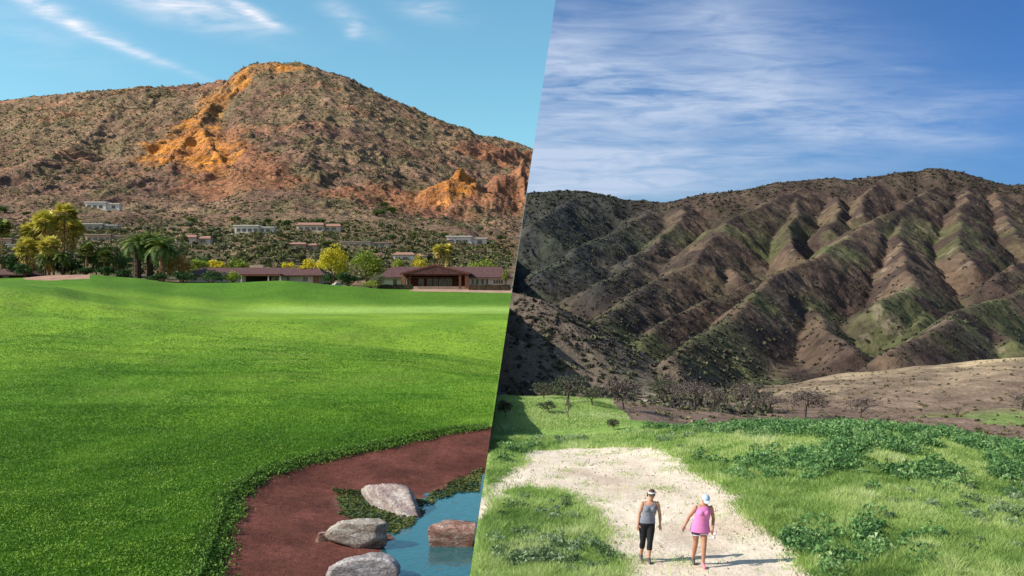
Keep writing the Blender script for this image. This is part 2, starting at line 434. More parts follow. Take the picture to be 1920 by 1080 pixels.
tag(npmesh('rocky_mountain', V, Q, M_mtnL, smooth=True, col=colr), kind='structure')
Vs, Qs = skirt(X, DD, Z, 420.0)
tag(npmesh('mountain_flank', Vs, Qs, M_mtnL, col=np.tile(c3(.15,.09,.06), (len(Vs), 1))), kind='structure')

# pond water
yy = np.linspace(14, 36, 40); wx = edge_solve(lambda a, b: np.full_like(a, ZW), yy, -.0001)
V = np.r_[np.c_[np.full(40, -6.5), yy, np.full(40, ZW)], np.c_[wx, yy, np.full(40, ZW)]]
i = np.arange(39)
m, g, b, tc = newmat('pond_water'); b.inputs['Base Color'].default_value = (.018,.105,.120,1); b.inputs['Roughness'].default_value = .04
b.inputs['IOR'].default_value = 1.45; b.inputs['Specular IOR Level'].default_value = 1.0
bn = g.new('ShaderNodeBump'); bn.inputs['Distance'].default_value = .016; g.l.new(g.noise(g.mapping(tc, (1, .6, 1)), 3.2, 3), bn.inputs['Height']); g.l.new(bn.outputs[0], b.inputs['Normal'])
pond = tag(npmesh('pond_water', V, np.c_[i+40, i+41, i+1, i], m), kind='structure')

# ------------------------------------------------------------------ right terrain
Rpk = [850, 1000, 1100, 1200, 1300, 1450, 1600, 1750, 1900, 2600]
KR = .42; DR = 1500.0
RD = [3/KR, 14/KR, 20/KR, 30/KR, 38/KR, 45/KR, 52/KR,  150, 200, 240, 300, 350, 400, 500, 600]
py2 = lambda D, L: [H-(p-540)/F*D for p in L]
RZ = [[0]*10, [0]*10, [0,0,0,0,0,.05,.2,.3,.3,.5], [-.1,-.1,-.1,-.1,0,.3,.5,.4,.1,0], [-.5,-.5,-.5,-.3,0,.2,.2,0,-.5,-1],
      [-1.2,-1,-1,-.7,-.5,-.5,-.6,-.9,-1.6,-2], [-2.2,-2.2,-2.0,-1.6,-1.5,-2.0,-2.2,-2.6,-2.9,-3.2],
      py2(150, [768,766,768,782,795,812,815,820,826,830]),
      py2(200, [745,746,750,757,775,790,795,796,796,800]), py2(240, [736,737,742,760,764,772,774,770,760,760]),
      py2(300, [725,726,730,742,746,738,724,712,692,700]), py2(350, [716,717,720,728,737,723,699.5,685,671,690]),
      py2(400, [712,712,712,720,733,736,735,730,725,730]), [-42]*10, [-42]*10]
RZ[:7] = [[H+(q-H)/KR for q in row] for row in RZ[:7]]
SKR = [(850,365),(975,361),(1060,357),(1100,358),(1140,366),(1175,375),(1215,376),(1250,380),(1290,369),(1330,362),(1400,355),(1450,343),(1500,338),(1560,333),(1590,337),(1640,331),(1680,323),(1720,321),(1745,314),(1765,315),(1800,322),(1840,333),(1870,343),(1900,347),(1920,345),(2000,352),(2600,400)]
def baseR(X, D):
    px = 960+X/D*F
    z = table(RD, Rpk, RZ, D, px)
    sk = np.interp(px, [a for a, b in SKR], [b for a, b in SKR]); zs = H+(540-sk)/F*DR
    t = np.clip((D-430)/(DR-430), 0, 1); h = .42*t+.58*t**2
    z = z+(zs-z)*h
    return np.where(D > DR, zs-.5*(D-DR), z)
SP = [  # spurs in the mountain, from crest to foot
 ([(1752,350),(1712,375),(1642,411),(1596,440),(1550,469),(1484,500),(1420,556),(1340,612),(1260,668)], .82, .60),
 ([(1500,352),(1436,380),(1380,411),(1330,455),(1297,492),(1240,520),(1160,570),(1110,608)], .88, .52),
 ([(1484,500),(1420,525),(1361,550),(1300,575),(1245,600),(1190,640)], .95, .55),
 ([(1290,385),(1255,430),(1219,472),(1170,500),(1122,530)], .955, .5),
 ([(1215,395),(1161,430),(1110,455),(1060,488),(1020,512)], .965, .45),
 ([(1080,372),(1040,392),(1000,420)], .95, .5),
 ([(1490,372),(1486,405),(1490,440),(1500,470)], .95, .8),
 ([(1565,368),(1560,400),(1562,430)], .955, .8),
 ([(1640,345),(1610,375),(1606,400)], .96, .7),
 ([(1712,375),(1700,390),(1686,440),(1712,492),(1694,540),(1650,568)], .865, .66),
 ([(1531,533),(1542,575),(1560,620),(1590,655)], .91, .62),
 ([(1694,540),(1720,580),(1740,610)], .93, .6),
 ([(1817,350),(1812,375),(1790,410),(1800,450),(1830,500)], .93, .65),
 ([(1870,360),(1880,400),(1905,440)], .95, .6),
 ([(2050,430),(1960,470),(1900,505),(1860,530)], .90, .6),
 ([(2100,440),(1920,541),(1855,564),(1790,594),(1728,627),(1660,662)], .81, .6),
 ([(1855,564),(1880,600),(1900,640)], .86, .6),
 ([(1440,600),(1400,640),(1380,680)], .93, .55),
 ([(1350,470),(1370,500),(1385,520)], .95, .6)]
SPR = [(rp(baseR, p, f-.03, 420, 1500, True), k*1.42) for p, f, k in SP]
HILLS = [([P(850,525,460), P(955,545,450), P(1010,560,440), P(1060,600,425), P(1110,650,405), P(1165,708,390)], .55),
         ([P(850,590,345), P(955,612,342), P(1010,645,338), P(1080,680,330), P(1140,712,322)], .62)]
def zR(X, D, detail=True):
    X = np.asarray(X, float); D = np.asarray(D, float)
    z = H+(zR0(X/KR, D/KR, detail)-H)*KR
    px = 960+X/D*F
    z = z+.30*np.exp(-((D-36)/4.5)**2)*sst(1330, 1480, px)*sst(2000, 1800, px)*(.6+.8*fbm(X/3, D/3, 2, 64))
    return z+(fbm(X/2.2, D/2.2, 3, 65)-.5)*.16
def zR0(X, D, detail=True):
    z = baseR(X, D)
    far = D > 290
    if far.any():
        xf, df, zf = X[far], D[far], z[far]; a = sst(430, 800, df)*sst(1490, 1330, df)
        zf = zf-32*a+(fbm(xf/90-df/200, df/260, 3, 61)-.55)*8*a
        wx = xf+(fbm(xf/110, df/110, 3, 66)-.5)*24; wd = df+(fbm(xf/110, df/110, 3, 67)-.5)*24
        sR = -.53*wx-.85*wd; tR = .85*wx-.53*wd; er = ridged(sR/36+fbm(tR/60, sR/60, 2, 68)*1.5, tR/95, 4, 62)-.5
        dm = np.full(xf.shape, 1e9)
        for S, k in SPR:
            q = ridgefield(wx, wd, S, k, 3); zf = smax(zf, q, 3); dm = np.minimum(dm, polydist(wx, wd, [p[:2] for p in S])[0])
        for S, k in HILLS: zf = smax(zf, ridgefield(wx, wd, S, k), 4)
        zf = zf+er*16*sst(3, 30, dm)*(.5+fbm(xf/120, df/120, 2, 69))*sst(430, 700, df)*sst(1500, 1420, df)
        if detail: zf = zf+(fbm(xf/7, df/7, 3, 63)-.5)*2.2*sst(400, 700, df)
        z = z.copy(); z[far] = zf
    z = z+(fbm(X/12, D/12, 3, 64)-.5)*1.2*sst(110, 170, D)
    return z
PATH = flat([(985,834),(1090,829),(1195,832),(1240,850),(1290,885),(1345,925),(1400,962),(1392,990),(1440,1020),(1500,1080),(1620,1250),(1170,1250),(1165,1080),(1130,1030),(1112,975),(1064,935),(1000,916),(955,935),(905,985),(860,980),(930,905),(985,868)], -.25)
NCR = 700
Drow = np.r_[np.linspace(4, 17, 20, endpoint=False), np.linspace(17, 60, 380)]
X, DD, Z = grid(zR, Drow, 2150, NCR, .0001)
V = np.c_[X.ravel(), DD.ravel(), Z.ravel()]; Q = quads(len(Drow), NCR)
x, d, z = V.T; px = 960+x/d*F; py = 540-(z-H)/d*F
jx = x+(fbm(x/.8, d/.8, 4, 71)-.5)*.9; jd = d+(fbm(x/.8, d/.8, 4, 72)-.5)*1.2
def on_path(x, d):
    jx = x+(fbm(x/.8, d/.8, 4, 71)-.5)*.9; jd = d+(fbm(x/.8, d/.8, 4, 72)-.5)*1.2
    return inpoly(jx, jd, PATH)
pm = on_path(x, d)
colr = lerpc(c3(.26,.40,.08), c3(.38,.47,.15), fbm(x/2.5, d/2.5, 3, 73))
colr = lerpc(colr, c3(.10,.20,.04), sst(.5, .7, fbm(x/4, d/4, 3, 74))*.5)
colr = lerpc(colr, c3(.18,.30,.065), sst(46, 58, d))
pc = lerpc(c3(.64,.53,.41), c3(.78,.68,.55), fbm(x/1.5, d/1.5, 4, 75)); pc = lerpc(pc, c3(.50,.37,.28), sst(.55, .75, fbm(x/2.6, d/4, 3, 76))*.55)
colr = np.where(pm[:, None], pc, colr)
qp = pm[Q].sum(1) >= 2
tag(submesh('meadow', V, Q, ~qp, M_meadow, colr), kind='structure')
tag(submesh('dirt_path', V, Q, qp, M_path, colr), kind='structure')
sk1 = skirt(X, DD, Z, 60)
# valley floor and dry hill
Drow = np.geomspace(59.8, 402*KR, 280)
X, DD, Z = grid(zR, Drow, 2150, NCR, .0001)
V = np.c_[X.ravel(), DD.ravel(), Z.ravel()]; Q = quads(len(Drow), NCR)
x, d, z = V.T; px = 960+x/d*F; py = 540-(z-H)/d*F
x = x/KR; d = d/KR; nz = fbm(x/14, d/14, 4, 81); nb = fbm(x/30, d/30, 3, 82)
colr = lerpc(c3(.16,.108,.082), c3(.24,.17,.13), nz)                       # brown-mauve burnt ground
tan = sst(1380, 1480, px+(nb-.5)*120)*sst(225, 300, d+(nb-.5)*50)
colr = lerpc(colr, lerpc(c3(.19,.14,.098), c3(.33,.25,.165), sst(.3, .7, nz)), tan)
colr = lerpc(colr, c3(.62,.49,.29), np.exp(-((px-1860)/75)**2)*sst(318, 350, d)*.75+np.exp(-((py-700)/9)**2)*sst(1480, 1600, px)*sst(330, 345, d)*.35)
gfield = sst(1150, 1105, px+(nb-.5)*70-sst(180, 110, d)*60)*sst(212, 196, d+(nz-.5)*20)
colr = lerpc(colr, lerpc(c3(.13,.25,.045), c3(.22,.34,.085), nz), gfield)
gp = sst(.58, .68, nb)*sst(1650, 1750, px)*sst(240, 215, d)*sst(140, 170, d); colr = lerpc(colr, c3(.16,.26,.06), gp*.8)
wash = np.exp(-((px-(1212+(py-725)*.15+(nz-.5)*60))/14)**2)*sst(395, 340, d)*sst(205, 225, d); colr = lerpc(colr, c3(.55,.48,.36), np.clip(wash, 0, 1)*.9)
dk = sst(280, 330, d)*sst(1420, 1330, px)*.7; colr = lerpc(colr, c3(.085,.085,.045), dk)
hl = np.zeros_like(x)
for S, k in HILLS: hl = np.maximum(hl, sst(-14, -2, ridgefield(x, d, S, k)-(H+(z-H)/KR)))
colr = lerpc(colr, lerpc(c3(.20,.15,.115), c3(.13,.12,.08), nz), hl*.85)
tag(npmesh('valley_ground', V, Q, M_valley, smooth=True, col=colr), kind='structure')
sk2 = skirt(X, DD, Z, 60)
# burnt mountain
Drow = np.r_[np.geomspace(401*KR, 1525*KR, 600, endpoint=False), np.linspace(1525*KR, 2300*KR, 12)]
X, DD, Z = grid(zR, Drow, 2300, 800, .0001)
V = np.c_[X.ravel(), DD.ravel(), Z.ravel()]; Q = quads(len(Drow), 800)
x, d, z = V.T; px = 960+x/d*F; py = 540-(z-H)/d*F
x = x/KR; d = d/KR; z = H+(z-H)/KR; nz = fbm(x/25, d/35, 4, 91); nb = fbm(x/90, d/120, 4, 92)
hgt = (z+42)/220
colr = lerpc(c3(.064,.044,.037), c3(.108,.078,.058), sst(.3, .7, nz))
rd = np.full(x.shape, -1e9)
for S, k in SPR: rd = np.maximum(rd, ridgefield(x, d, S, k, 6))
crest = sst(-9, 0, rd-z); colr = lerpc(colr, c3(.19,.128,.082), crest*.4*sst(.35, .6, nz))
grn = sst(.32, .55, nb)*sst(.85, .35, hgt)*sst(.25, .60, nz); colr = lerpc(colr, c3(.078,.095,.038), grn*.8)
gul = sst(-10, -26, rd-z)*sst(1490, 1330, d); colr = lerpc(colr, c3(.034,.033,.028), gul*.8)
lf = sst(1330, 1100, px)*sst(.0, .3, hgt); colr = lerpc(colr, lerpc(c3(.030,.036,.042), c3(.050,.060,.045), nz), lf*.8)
pale = sst(.66, .76, fbm(x/12, d/16, 4, 93))*sst(1380, 1500, px)*sst(.9, .5, hgt); colr = lerpc(colr, c3(.30,.23,.17), pale*.35)
hl = np.zeros_like(x)
for S, k in HILLS: hl = np.maximum(hl, sst(-18, -2, ridgefield(x, d, S, k)-z))
colr = lerpc(colr, c3(.17,.13,.10), hl*.8)
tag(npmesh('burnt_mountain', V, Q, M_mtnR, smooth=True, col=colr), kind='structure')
sk3 = skirt(X, DD, Z, 420)
for nm, (Vs, Qs) in zip(('bank_under_meadow', 'bank_under_valley', 'mountain_foot'), (sk1, sk2, sk3)):
    tag(npmesh(nm, Vs, Qs, M_mtnR, col=np.tile(c3(.11,.08,.06), (len(Vs), 1))), kind='structure')
# far ground below everything, out to the horizon
s = 20000.0
tag(npmesh('ground', [(-s,-s,-70),(s,-s,-70),(s,s,-70),(-s,s,-70)], [(0,1,2,3)], M_valley, col=np.tile(c3(.17,.13,.09), (4, 1))), kind='structure')
# ------------------------------------------------------------------ foliage builders
def leaves(C, size, elong=1.0, flat_=0.0, rg=R):
    """one small triangle per centre, random orientation"""
    n = len(C); a = rg.normal(size=(n, 3)); a /= np.linalg.norm(a, axis=1)[:, None]
    b = rg.normal(size=(n, 3)); b[:, 2] *= (1-flat_); a[:, 2] *= (1-flat_)
    b -= (a*b).sum(1)[:, None]*a; b /= np.linalg.norm(b, axis=1)[:, None]+1e-9
    s = np.asarray(size).reshape(-1, 1)*np.ones((n, 1))
    V = np.stack([C-a*s*.5*elong-b*s*.45, C-a*s*.5*elong+b*s*.45, C+a*s*.6*elong], 1).reshape(-1, 3)
    return V, np.arange(3*n).reshape(-1, 3)
def crown_pts(lobes, n, rg=R):
    """points near lobe surfaces; returns points and a light/dark clump value"""
    w = np.array([l[1][0]*l[1][1] for l in lobes]); w = w/w.sum(); k = rg.choice(len(lobes), n, p=w)
    c = np.array([l[0] for l in lobes])[k]; r = np.array([l[1] for l in lobes])[k]
    d = rg.normal(size=(n, 3)); d /= np.linalg.norm(d, axis=1)[:, None]
    q = rg.random(n)**.4
    lv = rg.random(len(lobes))[k]
    return c+d*r*q[:, None], np.clip(.25+.45*lv+.3*rg.random(n), 0, 1)
def make_lobes(w, h, base, n, rg=R, lob=.42):
    """lobes filling an ellipsoid-like crown of width w, height h, bottom at base"""
    L = [((0, 0, base+h*.5), (w*.32, w*.32, h*.36))]
    for i in range(n):
        a = rg.random()*2*PI; e = rg.uniform(-.7, 1); rr = math.sqrt(max(0, 1-e*e))
        L.append(((math.cos(a)*rr*w*.33, math.sin(a)*rr*w*.33, base+h*.5+e*h*.32), (w*lob*rg.uniform(.35, .62),)*2+(h*lob*rg.uniform(.35, .6),)))
    return L
def crown_obj(parent, lobes, n, size, mat, name='crown', elong=1.0):
    C, v = crown_pts(lobes, n); V, Fa = leaves(C, size*R.uniform(.6, 1.3, n), elong)
    return npmesh(name, V, Fa, mat, parent, fv=v)
def tree(name, label, cat, px, D, pytop, wpx, mat, zf=zL, n=900, size=.45, trunk=.25, lobes=9, group=None, tm=None, crownbase=.3, dz=0):
    X = (px-960)/F*D; z = float(zf(np.array([X]), np.array([float(D)]))[0])+dz
    h = H-(pytop-540)/F*D-z; w = wpx/F*D
    e = empty(name, (X, D, z), R.random()*6); tag(e, label, cat, group)
    b = MB(); cb = h*crownbase
    b.tube([(0,0,-.4), (.05*w,0,cb*.6), (0,0.02*w,cb+h*.15), (-.03*w,0,h*.7)], [trunk, trunk*.8, trunk*.6, trunk*.25], 6)
    for i in range(4):
        a = i*1.6+.4; b.tube([(0,0,cb*.8), (math.cos(a)*w*.15, math.sin(a)*w*.15, cb+h*.2), (math.cos(a)*w*.3, math.sin(a)*w*.3, cb+h*.35)], [trunk*.5, trunk*.35, trunk*.15], 5)
    b.build('trunk', tm or M_bark, e, True)
    crown_obj(e, make_lobes(w, h-cb, cb, lobes), n, size, mat)
    return e
M_bark = plain('bark', (.10,.065,.045), .9, .35, 3, .03)
M_palmtrunk = plain('palm_trunk', (.26,.13,.07), .9, .4, 2, .06)
M_trunk_wallshade = plain('palm_trunk_and_wall_shade', (.075,.045,.035), .95, .5, 3, .1)
L_dark = leafmat('leaf_dark', [(0, (.012,.035,.010)), (.6, (.030,.075,.018)), (1, (.06,.13,.03))])
L_mid = leafmat('leaf_mid', [(0, (.035,.075,.015)), (.6, (.075,.135,.03)), (1, (.14,.20,.05))])
L_bright = leafmat('leaf_bright', [(0, (.09,.15,.02)), (.5, (.20,.28,.035)), (1, (.36,.40,.06))])
L_yellow = leafmat('leaf_yellow', [(0, (.20,.20,.02)), (.5, (.52,.46,.03)), (1, (.80,.66,.06))])
L_gold = leafmat('leaf_gold', [(0, (.16,.08,.03)), (.5, (.42,.23,.07)), (1, (.66,.42,.12))])
L_sage = leafmat('leaf_sage', [(0, (.08,.085,.045)), (.5, (.16,.17,.09)), (1, (.28,.28,.16))])
L_palm = leafmat('palm_green', [(0, (.035,.07,.02)), (.5, (.10,.17,.04)), (1, (.26,.30,.06))])
L_fan = leafmat('palm_gold', [(0, (.26,.25,.04)), (.4, (.50,.46,.08)), (1, (.88,.78,.18))])
L_skirt = leafmat('palm_skirt', [(0, (.22,.13,.04)), (.5, (.50,.38,.10)), (1, (.75,.62,.20))])
L_brush = leafmat('brush', [(0, (.04,.055,.022)), (.4, (.09,.11,.038)), (.75, (.16,.17,.06)), (1, (.28,.25,.11))], .15)
L_scrub = leafmat('scrub', [(0, (.045,.048,.022)), (.35, (.085,.095,.036)), (.7, (.16,.15,.060)), (1, (.28,.22,.11))], .1)
L_chap = leafmat('chaparral', [(0, (.022,.022,.022)), (.4, (.045,.042,.034)), (.7, (.055,.070,.032)), (1, (.11,.12,.055))], .1)

def fan_crown(top, r, n, mat, parent, name='crown', down=.75):
    """fan-palm leaves: each a stalk with a spread of narrow blades"""
    V = []; Fa = []; tv = []
    for i in range(n):
        az = R.random()*2*PI; el = R.uniform(-down, 1.25); d = Vector((math.cos(az)*math.cos(el), math.sin(az)*math.cos(el), math.sin(el)))
        s_ = d.cross(Vector((0,0,1))).normalized() if abs(d.z) < .95 else Vector((1,0,0)); nrm = s_.cross(d).normalized()
        rr = r*R.uniform(.8, 1.1); p0 = Vector(top)+d*rr*.42; t0 = R.random()
        k = len(V); V += [Vector(top)+s_*.03, Vector(top)-s_*.03, p0]; Fa.append((k, k+1, k+2)); tv.append(.3)
        for j in range(-5, 6):
            a = j*.27; q = (d*math.cos(a)+s_*math.sin(a)); tip = p0+q*rr*.58*(1-.02*abs(j))+Vector((0,0,-.18*rr*R.random()))
            w_ = (s_*math.cos(a)-d*math.sin(a))*rr*.052; m_ = p0+q*rr*.25+nrm*.02
            k = len(V); V += [p0, m_+w_, tip, m_-w_]; Fa += [(k, k+1, k+2), (k, k+2, k+3)]; v = min(1, max(0, .5*t0+.5*R.random()+(.15 if el > .2 else -.1))); tv += [v, v]
    return npmesh(name, np.array([tuple(q) for q in V]), np.array(Fa), mat, parent, fv=np.array(tv))
def skirt_obj(parent, z0, z1, r0, r1, n, mat):
    t = R.random(n); a = R.random(n)*2*PI; r = (r0+(r1-r0)*t)*R.uniform(.6, 1.05, n); z = z0+(z1-z0)*t
    P0 = np.c_[np.cos(a)*r*.35, np.sin(a)*r*.35, z+.5]; P1 = np.c_[np.cos(a)*r, np.sin(a)*r, z-R.uniform(.3, 1.0, n)]; sd = np.c_[-np.sin(a), np.cos(a), a*0]*.16
    V = np.stack([P0, P1-sd, P1+sd], 1).reshape(-1, 3)
    return npmesh('dead_frond_skirt', V, np.arange(3*n).reshape(-1, 3), mat, parent, fv=R.random(n))
def base_at(px, D, zf=zL):
    X = (px-960)/F*D; return X, float(zf(np.array([X]), np.array([float(D)]))[0])
def fan_palm(label, px, D, pytop, rpx, skirt=.35, lean=0, leaf=None, group=None, n=60, tr=.3):
    X, z = base_at(px, D); h = H-(pytop-540)/F*D-z; r = rpx/F*D
    e = empty('fan_palm', (X, D, z)); tag(e, label, 'palm tree', group)
    MB().tube([(0,0,-.5), (lean*.3,0,h*.4), (lean,0,h-r*.5)], [tr*1.3, tr, tr*.85], 9).build('trunk', M_palmtrunk, e, True)
    fan_crown((lean, 0, h-r*.55), r, n, leaf or L_fan, e)
    if skirt: skirt_obj(e, h*(1-skirt)-r*.5, h-r*.6, r*.45, r*.72, 260, L_skirt)
    return e
def date_palm(label, px, D, pytop, rpx, trunk_r, group=None, n=54, leaf=None, tm=None):
    X, z = base_at(px, D); h = H-(pytop-540)/F*D-z; r = rpx/F*D
    e = empty('date_palm', (X, D, z)); tag(e, label, 'palm tree', group)
    th = h-r*.62
    b = MB(); k = 16; b.tube([(0,0,-.5+ (th+.5)*i/k) for i in range(k+1)], [trunk_r*(1.12-.1*i/k+(.07 if i % 2 else -.03)) for i in range(k+1)], 10); b.build('trunk', tm or M_trunk_wallshade, e)
    MB().ball((0,0,th), trunk_r*1.35, trunk_r*1.35, trunk_r*1.1, 12, 8).build('boss', M_palmtrunk, e)
    V = []; Fa = []; tv = []
    for i in range(n):
        az = i*2.399+R.uniform(-.2, .2); el = 1.35-1.55*(i/n)+R.uniform(-.08, .08); L = r*R.uniform(.92, 1.12); pts = []; p = Vector((0,0,th)); a = el; t0 = R.random()
        for s_ in range(9):
            pts.append(p.copy()); p = p+Vector((math.cos(az)*math.cos(a), math.sin(az)*math.cos(a), math.sin(a)))*L/8; a -= .20*(1+.25*s_/8)
        side = Vector((-math.sin(az), math.cos(az), 0))
        for s_ in range(1, 9):
            for q in range(2):
                c = pts[s_-1].lerp(pts[s_], q/2+.25); d = (pts[s_]-pts[s_-1]).normalized(); wd = L*.17*math.sin(PI*(.15+.8*(s_+q/2)/9.5))
                for sg in (-1, 1):
                    k = len(V); tip = c+side*sg*wd+d*wd*.7+Vector((0,0,-.25*wd)); V += [c-d*L*.028, c+d*L*.035, tip]; Fa.append((k, k+1, k+2)); tv.append(min(1, .45*t0+.4*R.random()+.2*(el > .5)))
        k = len(V); V += [pts[0]+side*.06, pts[0]-side*.06, pts[4]]; Fa.append((k, k+1, k+2)); tv.append(.8)
    npmesh('crown', np.array([tuple(q) for q in V]), np.array(Fa), leaf or L_palm, e, fv=np.array(tv))
    return e

# ------------------------------------------------------------------ palms and trees behind the lawn
fan_palm('tallest yellow fan palm with a shaggy skirt, right of its clump', 119, 246, 386, 27, .5, .3)
fan_palm('tall fan palm with an orange trunk in the middle of the yellow clump', 84, 242, 400, 28, .48)
fan_palm('dark-topped fan palm between two taller ones of the yellow clump', 101, 250, 407, 25, .45, -.4, tr=.22)
fan_palm('fan palm with golden drooping fronds on the left of the clump', 62, 247, 418, 27, .6)
fan_palm('fan palm leaning to the right edge of the yellow clump', 134, 250, 416, 24, .4, .6, tr=.22)
fan_palm('short golden fan palm low at the left foot of the clump', 50, 240, 450, 27, .7)
fan_palm('short golden fan palm in the middle of the clump, above the dark palms', 92, 238, 448, 25, .6)
fan_palm('slim fan palm with a bare thin trunk at the left picture edge', 3, 244, 415, 22, .1, 0, L_palm, tr=.16)
fan_palm('small green fan palm with a thin dark trunk right of the yellow clump', 162, 236, 458, 18, .12, 0, L_palm, tr=.2)
fan_palm('smallest green fan palm standing left of the three date palms', 196, 236, 472, 16, .1, 0, L_palm, tr=.2)
date_palm('broad date palm on the left of three, greenish yellow fronds', 258, 236, 436, 38, .85)
date_palm('date palm with the thickest dark trunk in the middle of three', 281, 238, 430, 42, .78)
date_palm('date palm on the right of three with long drooping dark fronds', 304, 234, 440, 42, .7, tm=M_palmtrunk)
date_palm('small dark feathery palm in front of the yellow fan palm clump', 118, 238, 468, 26, .25)
date_palm('small palm with arching green fronds under the yellow fan palm clump', 85, 237, 472, 22, .25)
fan_palm('slender yellow palm left of a pair behind the clubhouse roof', 823, 262, 460, 15, .2, 0, L_fan, tr=.16)
fan_palm('slender yellow palm with shaggy trunk, right of the pair behind the clubhouse', 839, 262, 459, 13, .55, 0, L_fan, tr=.16)
tree('palo_verde_tree', 'tall bright yellow tree left of the clubhouse', 'tree', 628, 232, 460, 66, L_yellow, n=2600, size=.42, lobes=14, crownbase=.18)
tree('palo_verde_tree', 'yellow-green tree between the bright yellow tree and the clubhouse', 'tree', 688, 240, 466, 62, L_bright, n=2400, size=.42, lobes=13, crownbase=.15)
tree('palo_verde_tree', 'low yellow tree at the left shoulder of the bright yellow tree', 'tree', 585, 246, 484, 50, L_yellow, n=1300, size=.4, lobes=8, crownbase=.2)
tree('palo_verde_tree', 'small pale yellow tree over the middle of the long dark roof', 'tree', 540, 262, 490, 32, L_yellow, n=800, size=.4, lobes=7, crownbase=.2)
tree('palo_verde_tree', 'yellow-green tree above the left end of the long dark roof', 'tree', 448, 262, 482, 44, L_bright, n=1000, size=.45, lobes=7, crownbase=.2)
tree('palo_verde_tree', 'low yellow tree over the roof right of the date palms', 'tree', 408, 264, 487, 40, L_yellow, n=800, size=.45, lobes=7, crownbase=.2)
tree('palo_verde_tree', 'dull yellow spreading shrub tree just right of the date palms', 'tree', 375, 262, 484, 44, L_bright, n=900, size=.45, lobes=7, crownbase=.2)
tree('palo_verde_tree', 'yellow bushy tree rising behind the left wing of the clubhouse', 'tree', 792, 256, 476, 40, L_yellow, n=900, size=.42, lobes=7, crownbase=.2)
tree('palo_verde_tree', 'pale yellow shrub tree behind the left end of the clubhouse roof', 'tree', 745, 258, 483, 34, L_bright, n=700, size=.42, lobes=6, crownbase=.2)
tree('palo_verde_tree', 'yellow-green shrubby tree under the right end of the hillside', 'tree', 905, 268, 484, 60, L_bright, n=900, size=.45, lobes=7, crownbase=.2)
tree('citrus_tree', 'small yellow-green tree at the right end of the clubhouse', 'tree', 948, 231, 504, 15, L_bright, n=420, size=.3, lobes=5, crownbase=.25)
tree('golden_shrub', 'dry orange-gold shrub beside the right date palm', 'shrub', 336, 237, 476, 54, L_gold, n=1500, size=.4, lobes=9, crownbase=.12)
tree('dark_tree', 'dark round tree behind the left house', 'tree', 18, 240, 470, 46, L_dark, n=1300, size=.45, lobes=8, crownbase=.15)
tree('dark_tree', 'dark leafy tree filling the foot of the yellow palm clump', 'tree', 118, 243, 480, 76, L_dark, n=1700, size=.45, lobes=11, crownbase=.1)
tree('green_tree', 'mid-green tree between the two small fan palms', 'tree', 180, 246, 462, 60, L_mid, n=1300, size=.5, lobes=9, crownbase=.15)
tree('green_tree', 'loose olive tree behind the left date palm', 'tree', 222, 250, 470, 62, L_mid, n=1200, size=.5, lobes=9, crownbase=.15)
tree('dark_bush', 'dark clipped-looking bush left of the sand mound trees', 'bush', 45, 234, 492, 38, L_dark, n=700, size=.4, lobes=6, crownbase=.1)
tree('round_bush', 'large round dark green bush under the bright yellow tree', 'bush', 653, 224, 509, 46, L_dark, n=2000, size=.28, lobes=16, crownbase=.03)
tree('round_bush', 'dark bush in the shade under the yellow tree trunk', 'bush', 615, 227, 512, 34, L_dark, n=700, size=.3, lobes=7, crownbase=.05)
tree('sage_bush', 'grey-green rounded bush at the left corner of the clubhouse', 'bush', 708, 224, 512, 36, L_sage, n=1200, size=.28, lobes=10, crownbase=.08)
tree('flowering_bush', 'low yellow-green bush in front of the grey-green bush', 'bush', 695, 221, 525, 40, L_bright, n=700, size=.26, lobes=8, crownbase=.05)
tree('green_bush', 'bright green bush at the left end of the long roof', 'bush', 437, 228, 506, 36, L_bright, n=900, size=.32, lobes=8, crownbase=.05)
for px, w_, top, lab in [(395,64,507,'darkest long bush right of the golden shrub'), (345,50,508,'dark bush below the golden shrub'), (300,46,510,'dark bush at the feet of the date palms'), (232,44,505,'dark bush left of the date palm trunks'),
                         (200,40,500,'dark bush beneath the smallest fan palm'), (160,34,498,'dark bush beneath the small green fan palm')]:
    tree('dark_bush', lab, 'bush', px, 227, top, w_, L_dark, n=900, size=.34, lobes=9, crownbase=.03)

# scattered foothill trees: three prototypes copied
protos = []
for k, (mat, w_, h_) in enumerate([(L_brush, 7, 5), (L_mid, 8, 5.5), (L_sage, 6, 4.5)]):
    e = empty('hillside_tree', (0,0,0)); MB().tube([(0,0,-.5), (0.1,0,h_*.5)], [.3, .15], 5).build('trunk', M_bark, e)
    crown_obj(e, make_lobes(w_, h_, .3, 9), 520, .75, mat); protos.append(e)
HT = 'rounded green desert tree standing on the foothill among the villas'
used = [0, 0, 0]
for i in range(100):
    px = R.uniform(-5, 945); py = R.uniform(404, 505) if R.random() < .75 else R.uniform(455, 508)
    if px > 740 and py < 440 and px < 985: continue
    D = hit(baseL, px, py, 290, 1600); k = i % 3; X = (px-960)/F*D
    o = protos[k] if not used[k] else copy_tree(protos[k]); used[k] = 1
    z = float(zL(np.array([X]), np.array([D]))[0]); s_ = R.uniform(.6, 1.15)*(.45+D/900)
    o.location = (X, D, z-.2); o.scale = (s_, s_, s_*R.uniform(.75, 1)); o.rotation_euler = (0,0,R.random()*6)
    tag(o, HT, 'tree', 'desert trees scattered over the foothills')

